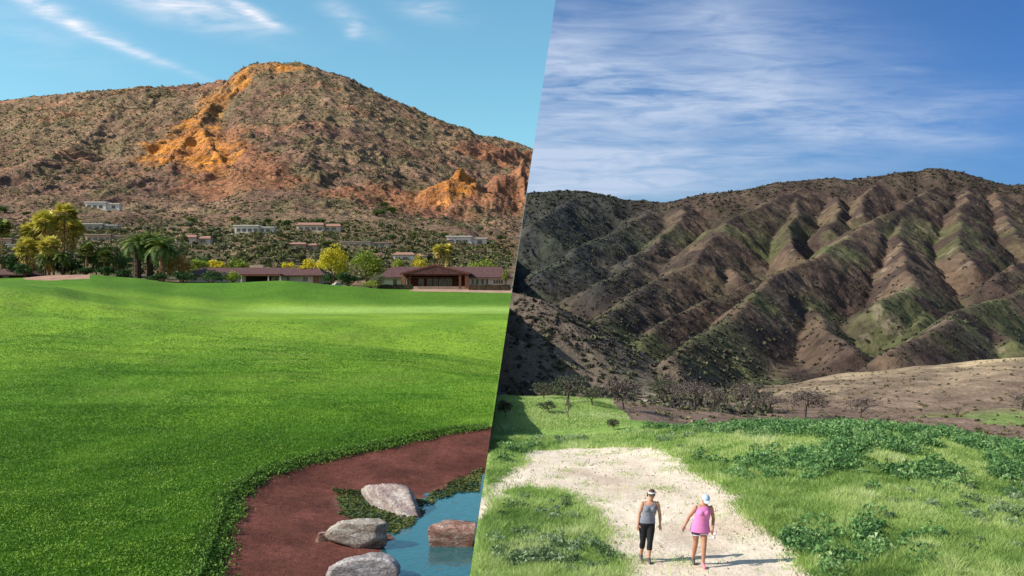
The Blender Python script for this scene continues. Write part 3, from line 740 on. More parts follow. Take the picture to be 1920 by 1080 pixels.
# ------------------------------------------------------------------ buildings
M_tan = plain('stucco_tan', (.50,.38,.27), .9, .12, .6)
M_cream = plain('stucco_cream', (.62,.55,.45), .9, .10, .6)
M_white = plain('stucco_white', (.72,.69,.62), .85, .08, .6)
M_grey = plain('wall_grey', (.42,.42,.38), .85, .12, .6)
M_roof = plain('brown_tile_roof', (.105,.052,.050), .85, .35, 1.6, .08, bscale=3)
M_red = plain('red_tile_roof', (.33,.18,.13), .85, .3, 1.2, .05)
M_flat = plain('flat_roof', (.45,.34,.27), .9, .15, .5)
M_beam = plain('red_brown_beam', (.15,.050,.032), .7, .25, 1.5)
M_trim = plain('pale_trim', (.62,.52,.42), .7, .1, 1)
M_dark = plain('painted_porch_shade', (.03,.022,.02), .8, .2, 1)
M_brick = plain('brick_pier', (.30,.13,.075), .9, .3, 3)
mg, g_, b_, _t = newmat('window_glass'); b_.inputs['Base Color'].default_value = (.035,.045,.05,1); b_.inputs['Roughness'].default_value = .08; b_.inputs['Specular IOR Level'].default_value = .7
M_glass = mg
def window(parent, x0, x1, y, z0, z1, fr=.12, mull=1, mat=None):
    w_ = MB().box(x0, x1, y-.03, y+.2, z0, z1).build('window', M_glass, parent)
    b = MB(); b.box(x0-fr, x1+fr, y-.09, y-.035, z1, z1+fr).box(x0-fr, x1+fr, y-.09, y-.035, z0-fr, z0).box(x0-fr, x0, y-.09, y-.035, z0, z1).box(x1, x1+fr, y-.09, y-.035, z0, z1)
    for i in range(mull):
        xm = x0+(x1-x0)*(i+1)/(mull+1); b.box(xm-fr*.35, xm+fr*.35, y-.085, y-.04, z0, z1)
    b.build('frame', mat or M_trim, w_)
    return w_
def villa(label, px0, px1, py0, py1, walls, roof, style='flat', n=4, cat='house', D=None, zf=zL):
    """villa on the hillside: main block, lower wing, roof slabs, windows"""
    pm = (px0+px1)/2; D = D or hit(baseL, pm, py1, 280, 2000); W = (px1-px0)/F*D; hh = (py1-py0)/F*D
    X, z = base_at(pm, D); z = H-(py1-540)/F*D
    e = empty('villa', (X, D, z)); tag(e, label, cat)
    h1 = hh*.72 if style != 'flat' else hh*.88; a = W*.5; dp = max(7, W*.3); cut = W*.12
    b = MB().box(-a, cut, 0, dp, -3, h1).box(cut+.002, a, 1.6, dp-.5, -3, h1*.80); b.build('wall', walls, e)
    if style == 'flat':
        MB().box(-a-.7, cut+.5, -.9, dp+.5, h1+.003, hh).build('roof', roof, e); MB().box(cut+.5, a+.6, .6, dp, h1*.80+.003, h1*.93).build('wing_roof', roof, e)
    else:
        MB().gable(-a-.6, cut+.5, -.9, dp+.6, h1+.003, hh*1.1, .2, 'x', 1.5).build('roof', roof, e); MB().gable(cut+.5, a+.6, .6, dp, h1*.80+.003, hh*.95, .2, 'x', 1.2).build('wing_roof', roof, e)
    for i in range(n):
        x0 = -a+W*(.05+.9*i/n); x1 = x0+W*.9/n*.62; y = 0 if x1 < cut else 1.6
        if x0 < cut < x1: x1 = cut-.2
        if x1-x0 < .6: continue
        window(e, x0, x1, y, h1*.18, h1*.62, .1, 1)
    MB().box(-a-1.5, a*.4, -2.2, -1.6, -3.2, -.3).build('terrace_wall', walls, e)
    return e
villa('large angular pale villa with a jutting wing roof, highest on the left slope', 160, 222, 378, 393, M_white, M_white, 'flat', 5)
villa('long pale green-grey villa below the angular one on the left slope', 150, 218, 419, 431, M_grey, M_white, 'flat', 5)
villa('long low tan house above the small fan palms', 160, 236, 439, 452, M_tan, M_flat, 'flat', 6)
villa('tan stepped house right above the date palms', 328, 392, 441, 456, M_cream, M_red, 'hip', 4)
villa('two-level white house with a long window front in the middle of the slope', 440, 512, 422, 437, M_white, M_white, 'flat', 6)
villa('cream house with a raised block at its left end, mid slope', 556, 637, 418, 433, M_cream, M_red, 'hip', 6)
villa('small house with an orange tiled roof on the middle foothill', 542, 592, 455, 467, M_tan, M_red, 'hip', 3)
villa('very long low tan house above the bright yellow tree', 640, 728, 452, 463, M_cream, M_flat, 'flat', 7)
villa('small pale house beside a yellow shrub, highest on the right', 686, 730, 411, 421, M_cream, M_flat, 'flat', 3)
villa('wide white flat-roofed villa on the slope below the red outcrop', 838, 912, 442, 460, M_white, M_white, 'flat', 5)
villa('house with a red hipped roof and white bay behind the clubhouse', 738, 800, 474, 489, M_white, M_red, 'hip', 4)
villa('low pink-tan house just behind the long dark roof', 490, 546, 483, 492, M_tan, M_flat, 'flat', 4)
villa('faint low pale house at the upper left', 12, 72, 390, 396, M_grey, M_flat, 'flat', 4)
villa('low tan house behind the left edge palm', -12, 42, 446, 460, M_tan, M_flat, 'flat', 4)
villa('pale blue-grey house low beside the yellow palm clump', 14, 44, 458, 470, M_white, M_grey, 'flat', 2)
villa('low ochre house half hidden right of the clubhouse palms', 858, 930, 470, 478, M_tan, M_flat, 'flat', 4)

# clubhouse
Dc = 232.0; xm = lambda px: (px-818)/F*Dc; zc = lambda py: H-(py-540)/F*Dc
X0 = (818-960)/F*Dc; Zb = zc(541)
ch = empty('clubhouse', (X0, Dc, Zb)); tag(ch, 'long brown-roofed clubhouse with a central timber gable porch and glass doors', 'clubhouse')
hz = lambda py: zc(py)-Zb
b = MB(); b.box(xm(716), xm(762), 1.2, 11, -3, hz(521)); b.box(xm(878), xm(960), 1.2, 11, -3, hz(521)); b.box(xm(762)+.003, xm(878)-.003, 4.5, 11, -3, hz(518)); b.build('wall', M_cream, ch)
MB().gable(xm(706), xm(962), 0, 12.5, hz(521.5), hz(499), .25, 'x', 3.2).build('roof', M_roof, ch)
MB().gable(xm(754), xm(884), -4.5, 8, hz(514.5), hz(497), .3, 'y', 0).build('gable_roof', M_roof, ch)
b = MB(); # timber truss under the gable
b.box(xm(762), xm(876), -3.6, -3.2, hz(516.8), hz(514.6)); b.box(xm(817), xm(820), -3.62, -3.25, hz(514.5), hz(500))
for sg in (-1, 1):
    xa, xb = xm(818)+sg*(xm(882)-xm(818)), xm(818)
    b.add([(xa,-4.6,hz(516)),(xa,-4.6,hz(513.6)),(xb,-4.6,hz(496)),(xb,-4.6,hz(499)),(xa,-4.3,hz(516)),(xa,-4.3,hz(513.6)),(xb,-4.3,hz(496)),(xb,-4.3,hz(499))], [(0,1,2,3),(4,7,6,5),(0,3,7,4),(1,5,6,2),(0,4,5,1),(3,2,6,7)])
b.build('gable_beams', M_beam, ch)
MB().box(xm(768), xm(870), -3.0, -2.9, hz(514.4), hz(512)).build('gable_panel', M_trim, ch)
for a_, b2 in ((757, 763), (770.5, 772.5), (862, 866), (873, 880)): MB().box(xm(a_), xm(b2), -3.55, -2.7, -2, hz(517)).build('post', M_brick if b2-a_ > 3.5 else M_beam, ch)
MB().box(xm(770), xm(868), -3.2, 4.4, -2, hz(539)).build('porch_floor', M_trim, ch)
MB().box(xm(764), xm(874), 4.30, 4.42, hz(538), hz(518)).build('porch_back_panel_or_shade_sheet', M_beam, ch)
for i, (a_, b2) in enumerate(((783, 790), (799, 808), (809, 818), (822, 831), (834, 844))):
    d_ = MB().box(xm(a_), xm(b2), 4.22, 4.29, hz(537.5), hz(519.5)).build('glass_door', M_glass, ch)
    q = MB(); q.box(xm(a_)-.14, xm(a_), 4.14, 4.2, hz(537.5), hz(519)).box(xm(b2), xm(b2)+.14, 4.14, 4.2, hz(537.5), hz(519)).box(xm(a_)-.14, xm(b2)+.14, 4.14, 4.2, hz(519), hz(518.2)); q.box((xm(a_)+xm(b2))/2-.04, (xm(a_)+xm(b2))/2+.04, 4.15, 4.19, hz(537.5), hz(519)); q.build('frame', M_trim, d_)
for a_, b2, c_, d2 in ((736,743,524,534), (752,758,524,534), (884,888,523,533), (892,897,523,533), (902,907,523,533), (911,915,523,533), (925,943,525,532)): window(ch, xm(a_), xm(b2), 1.2, hz(d2), hz(c_), .14, 0 if b2-a_ < 10 else 3)
MB().box(xm(716), xm(762), .3, .45, hz(522.6), hz(521.6)).box(xm(880), xm(958), .3, .45, hz(522.6), hz(521.6)).build('fascia', M_trim, ch)
MB().box(xm(704), xm(757), .9, 1.15, -3, 0).build('plinth', M_trim, ch)
tag(MB().box(*[(p-960)/F*229 for p in (762, 874)], 228.6, 229, Zb-1, Zb+.55).build('garden_wall', M_tan), 'low tan wall in front of the clubhouse porch', 'wall')
def hedge(px0, px1, py0, D, label):
    x0, x1 = (px0-960)/F*D, (px1-960)/F*D; _, z = base_at((px0+px1)/2, D); top = H-(py0-540)/F*D; n = 2600
    C = np.c_[R.uniform(x0, x1, n), R.uniform(D-.6, D+.6, n), R.uniform(z-.2, top, n)]; V, Fa = leaves(C, R.uniform(.12, .3, n))
    e = empty('hedge', ((x0+x1)/2, D, z)); tag(e, label, 'hedge'); V = V-np.array([(x0+x1)/2, D, z])
    npmesh('foliage', V, Fa, L_dark, e, fv=R.random(n)*.7); MB().box(x0-(x0+x1)/2+.1, x1-(x0+x1)/2-.1, -.5, .5, -.5, top-z-.12).build('stems', M_bark, e)
hedge(708, 774, 533.5, 225, 'clipped dark hedge under the left windows of the clubhouse')
hedge(879, 957, 533.5, 225, 'clipped dark hedge under the right windows of the clubhouse')
# long dark-roofed house
Dh = 240.0; Xh = (478-960)/F*Dh; hx = lambda px: (px-478)/F*Dh; Zh = H-(530-540)/F*Dh; hz2 = lambda py: (530-py)/F*Dh
e = empty('ranch_house', (Xh, Dh, Zh)); tag(e, 'very long low house with a dark purple-brown roof behind the lawn crest', 'house')
MB().box(hx(352), hx(596), 1, 10, -3, hz2(517)).build('wall', M_cream, e)
MB().gable(hx(344), hx(610), -.4, 11, hz2(517.5), hz2(501), .25, 'x', 3).build('roof', M_roof, e)
MB().box(hx(457), hx(531), -3.4, -.4, hz2(517.5), hz2(514)).build('porch_roof', M_beam, e)
MB().box(hx(459), hx(507), .9, .98, -1, hz2(518)).build('porch_back_panel_or_shade_sheet', M_dark, e)  # near-black sheet standing in for the shade under the porch roof
MB().box(hx(455), hx(481), 6.5, 8.5, hz2(503.5), hz2(495.5)).build('chimney', M_tan, e)
for a_ in (458, 508, 530): MB().box(hx(a_), hx(a_+2.2), -3.2, -2.9, -2, hz2(517.6)).build('post', M_trim, e)
for a_, b2 in ((536, 541), (567, 575), (512, 520)): window(e, hx(a_), hx(b2), 1, hz2(527), hz2(519), .14, 1)
MB().box(hx(586), hx(596)+.02, .7, .95, -2, hz2(518)).build('door', M_brick, e); MB().box(hx(576), hx(586)-.05, .72, .96, -2, hz2(518)).build('side_panel', M_trim, e)
e = empty('ranch_house', ((18-960)/F*238, 238, H-(530-540)/F*238)); hx3 = lambda px: (px-18)/F*238; hz3 = lambda py: (530-py)/F*238
tag(e, 'dark-roofed house at the left picture edge, its walls coloured dark for shadow', 'house')
MB().box(hx3(-20), hx3(36), 1, 10, -3, hz3(516)).build('wall', M_trunk_wallshade, e); MB().gable(hx3(-34), hx3(50), -1, 11.5, hz3(516.5), hz3(500), .25, 'x', 5).build('roof', M_roof, e); window(e, hx3(2), hx3(12), 1, hz3(525), hz3(518), .1, 1)  # wall shade is put into the colour, using the dark trunk material
# a small round boulder by the bushes
def rock(name, label, cx, cy, zb, dims, rotz, mats, seed, tilt=(0, 0), cuts=9, pw=.8, cutseam=False, cat='boulder', sub=5, sharp=.5):
    rg = np.random.default_rng(seed); bm = bmesh.new(); bmesh.ops.create_icosphere(bm, subdivisions=sub, radius=1.0)
    v = np.array([q.co[:] for q in bm.verts]); v = np.sign(v)*np.abs(v)**pw
    for i in range(cuts):
        n = rg.normal(size=3); n[2] *= .6; n /= np.linalg.norm(n); d = rg.uniform(.50, .86); t = v@n; v = v-np.outer(np.maximum(0, t-d)*(.97), n)
    dd = (fbm(v[:, 0]*1.8+9+v[:, 2], v[:, 1]*1.8+5-v[:, 2]*.7, 4, seed)-.5)*.18+(ridged(v[:, 0]*3+v[:, 2]*2+4, v[:, 1]*1.2+v[:, 2]*3+8, 4, seed+3)-.5)*.13*sharp
    v = v*(1+dd[:, None]); v = v*np.array(dims)/2
    for q, c in zip(bm.verts, v): q.co = c
    me = bpy.data.meshes.new(name); o = bpy.data.objects.new(name, me)
    M_ = Matrix.Translation((cx, cy, zb)) @ Matrix.Rotation(rotz, 4, 'Z') @ Matrix.Rotation(tilt[0], 4, 'X') @ Matrix.Rotation(tilt[1], 4, 'Y')
    if cutseam:
        bmesh.ops.transform(bm, matrix=M_, verts=bm.verts)
        r = bmesh.ops.bisect_plane(bm, geom=bm.verts[:]+bm.edges[:]+bm.faces[:], plane_co=(seamX(zb, cy)-.02, cy, zb), plane_no=Vector((1, -1/F, -.1491)).normalized(), clear_outer=True)
        ed = [x_ for x_ in r['geom_cut'] if isinstance(x_, bmesh.types.BMEdge)]; bmesh.ops.holes_fill(bm, edges=ed)
        bmesh.ops.transform(bm, matrix=Matrix.Translation((-cx, -cy, -zb)), verts=bm.verts); o.location = (cx, cy, zb)
    else: o.matrix_world = M_
    bm.to_mesh(me); bm.free(); me.materials.append(mats)
    for p in me.polygons: p.use_smooth = True
    link(o); tag(o, label, cat); return o
def rockmat(name, a, b_, c_, vein, sc_=1.0, dirs=(1, 1, 2.5), rot=(.4, .5, 0)):
    m, g, b, tc = newmat(name); mp = g.mapping(tc, dirs, rot)
    col = g.ramp(g.noise(mp, 1.6*sc_, 8, .65, .6), [(.34, a), (.5, b_), (.62, c_)])
    vn_ = g.ramp(g.noise(g.mapping(tc, (1, 2.2, 5), (.9, .3, .4)), 2.2*sc_, 8, .7, 1.2), [(.53, 0.), (.60, 1.)]); col = g.mix(g.m('MULTIPLY', vn_, .65), col, vein)
    sp_ = g.ramp(g.noise(tc, 14*sc_, 5, .7), [(.35, .55), (.6, 1.08)]); col = g.mix(1., col, sp_, 'MULTIPLY')
    g.l.new(col, b.inputs['Base Color']); b.inputs['Roughness'].default_value = .75; b.inputs['Specular IOR Level'].default_value = .3
    last = None
    for s_, d_ in ((2.5*sc_, .14), (11*sc_, .045)):
        bn = g.new('ShaderNodeBump'); bn.inputs['Distance'].default_value = d_; g.l.new(g.noise(mp, s_, 7, .65, .4), bn.inputs['Height'])
        if last: g.l.new(last, bn.inputs['Normal'])
        last = bn.outputs[0]
    g.l.new(last, b.inputs['Normal']); return m
RM1 = rockmat('rock_banded_pink', (.30,.22,.22), (.46,.36,.32), (.62,.56,.50), (.20,.20,.23))
RM2 = rockmat('rock_tan_grey', (.24,.17,.12), (.44,.37,.30), (.58,.54,.47), (.16,.12,.09), 1.0, (.8, 1.5, 3), (.1, .2, .1))
RM3 = rockmat('rock_grey_pink', (.34,.29,.28), (.50,.44,.42), (.64,.60,.57), (.24,.22,.23))
RM4 = rockmat('rock_red', (.20,.085,.06), (.34,.17,.12), (.50,.32,.25), (.66,.56,.50), 1.2)
wp = lambda px, py, z=ZW: ((px-960)/F*((H-z)*F/(py-540)), (H-z)*F/(py-540))
a_ = wp(742, 955); rock('boulder', 'long banded pink-grey boulder lying on the weedy pond edge', a_[0]-.05, a_[1]+.2, ZW+.22, (1.15, 4.3, 1.05), math.radians(31), RM1, 11, (.13, .2), 7, .66)
a_ = wp(673, 1030); rock('boulder', 'broad tan boulder with a flat cracked top beside the water', a_[0], a_[1]+.35, ZW+.22, (2.3, 1.7, 1.0), math.radians(-4), RM2, 23, (.12, 0), 13)
a_ = wp(684, 1085); rock('boulder', 'grey-pink boulder cut by the bottom of the picture', a_[0], a_[1]-.15, ZW+.15, (1.75, 1.5, .95), .25, RM3, 37, (0, 0), 12)
a_ = wp(868, 1020); rock('boulder', 'red-brown block with a pale top edge standing in the water', a_[0]-.12, a_[1]+.2, ZW+.12, (1.9, 1.0, .86), -.05, RM4, 52, (0, .05), 2, .42, True, sharp=.35)
a_ = wp(603, 1018, -.45); rock('stone', 'small dark red stone against the broad tan boulder', a_[0], a_[1]+.2, -.42, (.45, .5, .42), .3, RM4, 61, cuts=7, sub=4, cat='stone')
X, z = base_at(633, 220); rock('stone', 'small brown stone in front of the dark bushes at the lawn crest', X, 219, z+.3, (3.2, 2, 1.6), 0, RM2, 71, cat='stone', sub=4)

# ------------------------------------------------------------------ desert scrub over the left mountain
def scrub(name, X, D, Z, size, nt, mat, label, tvb=None, flat_=.3, col=None):
    n = len(X); C = np.repeat(np.c_[X, D, Z], nt, 0); s = np.repeat(size, nt); d = R.normal(size=(n*nt, 3)); d /= np.linalg.norm(d, axis=1)[:, None]
    d[:, 2] = np.abs(d[:, 2])*.75
    C = C+d*(s*.5)[:, None]*R.random(n*nt)[:, None]**.3
    V, Fa = leaves(C, s*.52*R.uniform(.7, 1.3, n*nt)); tv = np.repeat(tvb if tvb is not None else R.random(n), nt)*.8+.2*R.random(n*nt)
    return tag(npmesh(name, V, Fa, mat, fv=np.clip(tv, 0, 1)), label, 'plants', kind='stuff')
n = 42000; D = R.uniform(300, 2420, n)**1.0; px = R.uniform(-60, 1040, n); X = (px-960)/F*D
b2_ = np.maximum(sunlit_rock_paint(X, D), red_rock(X, D)*.8); keep = (R.random(n) > b2_*.93) & (R.random(n) < .10+1.5*sst(.35, .68, fbm(X/45, D/60, 4, 101))); X, D, px = X[keep], D[keep], px[keep]
Z = zL(X, D); k = X < seamX(Z, D)-2; X, D, Z = X[k], D[k], Z[k]
scrub('desert_scrub', X, D, Z-.1, (1.3+D/720)*R.uniform(.5, 1.4, len(X)), 7, L_scrub, 'olive and brown desert scrub dotting the rocky mountain')
n = 2600; px = R.uniform(-20, 960, n); D = R.uniform(262, 640, n); X = (px-960)/F*D; Z = zL(X, D); k = (X < seamX(Z, D)-2.5) & (R.random(n) < .3+fbm(X/25, D/25, 3, 102)); X, D, Z = X[k], D[k], Z[k]
scrub('foothill_brush', X, D, Z, R.uniform(1.4, 3.6, len(X)), 20, L_brush, 'dense green and olive brush between the villas', R.random(len(X))*.9)

# ------------------------------------------------------------------ lawn grass and pond weed
G_lawn = leafmat('grass_blades', [(0, (.045,.125,.012)), (.45, (.12,.27,.022)), (.8, (.24,.40,.045)), (1, (.38,.50,.12))], .3)
G_edge = leafmat('edge_clover', [(0, (.035,.10,.014)), (.5, (.10,.22,.028)), (1, (.22,.33,.06))], .25)
G_algae = leafmat('pond_weed', [(0, (.03,.045,.010)), (.5, (.08,.11,.025)), (1, (.17,.19,.05))], .15)
def blades(X, D, Z, h, w, tv, name, mat, label, lean=.5):
    n = len(X); a = R.random(n)*PI; l = R.normal(size=(n, 2))*lean*h[:, None]; c, s_ = np.cos(a)*w/2, np.sin(a)*w/2
    V = np.stack([np.c_[X-c, D-s_, Z-.01], np.c_[X+c, D+s_, Z-.01], np.c_[X+l[:, 0], D+l[:, 1], Z+h]], 1).reshape(-1, 3)
    return tag(npmesh(name, V, np.arange(3*n).reshape(-1, 3), mat, fv=np.clip(tv, 0, 1)), label, 'grass', kind='stuff')
n = 420000; py = 1095-(R.random(n)**.75)*470; px = R.uniform(-25, 975, n); D = H*F/np.maximum(py-540, 20)*R.uniform(.985, 1.015, n); X = (px-960)/F*D
k = (R.random(n) < sst(150, 75, D)) & ~inpoly(X, D, MUDPOLY); X, D = X[k], D[k]; Z = zL(X, D); k = X < seamX(Z, D)-.12; X, D, Z = X[k], D[k], Z[k]
e_, _ = polydist(X, D, LAWN_EDGE); clump = fbm(X*1.6, D*1.6, 3, 111); cl2 = fbm(X/6, D/9, 3, 112)
hh = (.035+.03*(D/40))*(.5+clump)*(1+.45*sst(1.3, 0, e_))*np.where(D > 50, .75, 1)
blades(X, D, Z, hh, .016*(D/20)*1.5*np.ones(len(X)), .17+.42*clump*R.uniform(.65, 1.3, len(X))+.75*(cl2-.5)+.12*sst(26, 60, D)+.5*(fbm(X/2.2, D/5, 3, 113)-.5), 'lawn_grass', G_lawn, 'short mown green grass covering the lawn', .7)
# leafy edge of the turf over the mud
n = 26000; Lp = np.array(LAWN_EDGE); seg = R.integers(0, len(Lp)-1, n); t = R.random(n)
E = Lp[seg]*(1-t[:, None])+Lp[seg+1]*t[:, None]; E = E+R.normal(size=(n, 2))*np.array([.20, .26])+(fbm(E[:, 0]*1.5, E[:, 1]*1.5, 2, 115)-.5)[:, None]*.5
X, D = E.T; Z = zL(X, D); k = (X < seamX(Z, D)-.15) & (Z > -.35); X, D, Z = X[k], D[k], Z[k]; n = len(X)
C = np.c_[X, D, Z+R.uniform(0, .13, n)+.02]; V, Fa = leaves(C, R.uniform(.03, .085, n)); tag(npmesh('turf_edge', V, Fa, G_edge, fv=R.random(n)), 'dark leafy turf edge hanging over the red mud', 'grass', kind='stuff')
# larger leaves of clover in the near lawn
n = 60000; py = R.uniform(830, 1100, n); px = R.uniform(-20, 600, n); D = H*F/(py-540); X = (px-960)/F*D; k = ~inpoly(X, D, MUDPOLY) & (fbm(X/1.2, D/1.2, 3, 118)+.3*sst(-3, -8, -D*0+X*0-1) > .38); X, D = X[k], D[k]; Z = zL(X, D); n = len(X)
C = np.c_[X, D, Z+R.uniform(.02, .09, n)]; V, Fa = leaves(C, R.uniform(.03, .06, n)); tag(npmesh('lawn_clover', V, Fa, G_lawn, fv=np.clip(fbm(X*1.4, D*1.4, 2, 119)*.7+.4*R.random(n)-.05, 0, 1)), 'small leafy clover growing through the near lawn', 'grass', kind='stuff')
# weed at the pond margin
WP = [wp(*q, z=ZW) for q in [(624,924),(700,922),(790,940),(850,906),(925,868),(925,920),(850,925),(790,952),(800,965),(770,990),(735,1003),(690,988),(640,966)]]
n = 30000; xs = np.array(WP); X = R.uniform(xs[:, 0].min(), xs[:, 0].max(), n); D = R.uniform(xs[:, 1].min(), xs[:, 1].max(), n)
k = inpoly(X+(fbm(X*2, D*2, 2, 5)-.5)*.5, D, WP); X, D = X[k], D[k]; Z = np.maximum(zL(X, D), ZW); k = (X < seamX(Z, D)-.1); X, D, Z = X[k], D[k], Z[k]; n = len(X)
C = np.c_[X, D, Z+R.uniform(0, .06, n)]; V, Fa = leaves(C, R.uniform(.03, .10, n), 1.5, .6); tag(npmesh('pond_weed', V, Fa, G_algae, fv=np.clip(fbm(X*1.5, D*1.5, 3, 120)+.35*R.random(n)-.15, 0, 1)), 'mossy green weed along the edge of the pond', 'plants', kind='stuff')
# grit and crumbs on the mud
n = 16000; X = R.uniform(-8, -.8, n); D = R.uniform(18, 42, n); k = inpoly(X, D, MUDPOLY) & ~inpoly(X, D, POND); X, D = X[k], D[k]; Z = zL(X, D); k = X < seamX(Z, D)-.1; X, D, Z = X[k], D[k], Z[k]; n = len(X)
V, Fa = leaves(np.c_[X, D, Z+.005], R.uniform(.012, .032, n)); tag(npmesh('mud_crumbs', V, Fa, plain('crumbs', (.15,.06,.045), .9, .4, 30)), 'small crumbs of red earth on the mud bank', 'gravel', kind='stuff')
# ------------------------------------------------------------------ right side: meadow plants
G_mead = leafmat('meadow_blades', [(0, (.13,.24,.055)), (.4, (.33,.47,.13)), (.8, (.52,.62,.24)), (1, (.68,.72,.40))], .35)
L_weed = leafmat('weed_leaves', [(0, (.035,.09,.035)), (.45, (.10,.23,.07)), (.8, (.22,.38,.13)), (1, (.40,.52,.26))], .25)
L_sagew = leafmat('sage_leaves', [(0, (.06,.11,.05)), (.5, (.17,.26,.12)), (1, (.36,.44,.28))], .25)
zRs = lambda X, D: zR(X, D, False)
def inR(X, D, Z, mgn=.12): return X > seamX(Z, D)+mgn
n = 460000; py = 1190-(R.random(n)**.7)*407; px = R.uniform(840, 2010, n); D = 6.6*F/(py-540)*R.uniform(.97, 1.03, n); X = (px-960)/F*D
k = (D < 58) & (~on_path(X+R.normal(size=n)*.22, D+R.normal(size=n)*.35) | (R.random(n) < .008)); X, D = X[k], D[k]; Z = zR(X, D); k = inR(X, D, Z); X, D, Z = X[k], D[k], Z[k]
cl = fbm(X/1.6, D/1.6, 3, 131); c2 = fbm(X/.5, D/.5, 2, 132)
blades(X, D, Z, (.05+.16*cl*c2*2)*R.uniform(.6, 1.4, len(X)), .020*(D/20)**.8*np.ones(len(X)), .25+.55*c2*R.uniform(.6, 1.4, len(X))+.7*(cl-.5)-.35*sst(.5, .7, fbm(X/3.5, D/3.5, 3, 133)), 'meadow_grass', G_mead, 'bright yellow-green wild grass beside the dirt path', .6)
n = 90000; px = R.uniform(900, 1180, n); D = 54+R.random(n)**.8*36; X = (px-960)/F*D; Z = zR(X, D); k = inR(X, D, Z) & (px < 1150-sst(75, 60, D)*-30); X, D, Z = X[k], D[k], Z[k]
blades(X, D, Z, R.uniform(.04, .16, len(X))*(.4+1.2*fbm(X/2, D/3, 3, 136)), .05*np.ones(len(X)), .15+.9*fbm(X/2.5, D/5, 3, 137)*R.uniform(.5, 1.3, len(X)), 'field_grass', G_mead, 'smooth green grass of the field beyond the path', .6)
def clumps(name, label, regions, mat, leafn, ls, rg0):
    X = []; D = []
    for (x0, x1, y0, y1, n) in regions:
        py = R.uniform(y0, y1, n); px = R.uniform(x0, x1, n); d = 6.6*F/(py-540); X.append((px-960)/F*d); D.append(d)
    X = np.concatenate(X); D = np.concatenate(D); X = X+R.normal(size=len(X))*.5; D = D+R.normal(size=len(X))*.9; k = ~on_path(X, D) & (R.random(len(X)) < 1.9*sst(.30, .56, fbm(X/2.2, D/2.8, 4, 135))); X, D = X[k], D[k]; Z = zR(X, D); k = inR(X, D, Z, .5); X, D, Z = X[k], D[k], Z[k]; n = len(X)
    r = R.uniform(rg0[0], rg0[1], n); C = np.repeat(np.c_[X, D, Z], leafn, 0); rr = np.repeat(r, leafn); d = R.normal(size=(n*leafn, 3)); d /= np.linalg.norm(d, axis=1)[:, None]; d[:, 2] = np.abs(d[:, 2])*np.repeat(R.uniform(.6, 1.1, n), leafn)
    C = C+d*(rr*R.random(n*leafn)**.35)[:, None]; k = inR(C[:, 0], C[:, 1], C[:, 2], .03); C = C[k]
    tv = np.clip(np.repeat(R.random(n), leafn)*.6+.4*R.random(n*leafn), 0, 1)[k]
    V, Fa = leaves(C, R.uniform(ls[0], ls[1], len(C)), 1.3); tag(npmesh(name, V, Fa, mat, fv=tv), label, 'plants', kind='stuff')
clumps('leafy_weeds', 'dark green leafy weeds growing thickly on the bank right of the path', [(1370,1940,790,830,900),(1440,1960,815,925,1150),(1700,1990,900,940,90),(1380,1500,800,880,90),(1420,1690,1010,1085,60),(1290,1420,850,960,16),(905,990,815,890,46),(1200,1480,784,806,40),(1150,1300,1062,1085,8)], L_weed, 120, (.04, .10), (.20, .55))
clumps('sage_weeds', 'pale grey-green weeds in the grass along the path', [(1830,1990,960,1060,50),(890,1130,960,1090,110),(960,1250,1045,1095,26),(1250,1450,795,850,24),(1500,1950,790,820,40),(1000,1200,795,812,18),(1600,1800,930,1000,16)], L_sagew, 110, (.03, .08), (.12, .38))
# pebbles and small tufts on the path
n = 700; X = R.uniform(-1, 9, n); D = R.uniform(19, 44, n); k = on_path(X, D); X, D = X[k], D[k]; Z = zR(X, D)+.01; k = inR(X, D, Z); X, D, Z = X[k], D[k], Z[k]
bV = []; bF = []
for i, (a, b2, c_) in enumerate(zip(X, D, Z)):
    s_ = R.uniform(.012, .05); o8 = np.array([(1,0,0),(0,1,0),(-1,0,0),(0,-1,0),(0,0,.8),(0,0,-.8)])*s_*R.uniform(.6, 1.3, (6, 3))+(a, b2, c_)
    k0 = len(bV); bV += list(o8); bF += [(k0+p_, k0+q_, k0+w_) for p_, q_, w_ in ((0,1,4),(1,2,4),(2,3,4),(3,0,4),(1,0,5),(2,1,5),(3,2,5),(0,3,5))]
tag(npmesh('path_pebbles', np.array(bV), np.array(bF), plain('pebble', (.38,.30,.23), .9, .4, 5)), 'small pebbles and clods on the pale dirt path', 'gravel', kind='stuff')
n = 7000; cx = R.uniform(-.5, 8.5, 60); cd = R.uniform(20, 42, 60); kk = R.integers(0, 60, n); X = cx[kk]+R.normal(size=n)*.22; D = cd[kk]+R.normal(size=n)*.25
k = on_path(X, D); X, D = X[k], D[k]; Z = zR(X, D); k = inR(X, D, Z); X, D, Z = X[k], D[k], Z[k]
blades(X, D, Z, R.uniform(.03, .09, len(X)), .02*np.ones(len(X)), R.random(len(X)), 'path_tufts', G_mead, 'thin tufts of grass growing through the dirt path', 1.0)

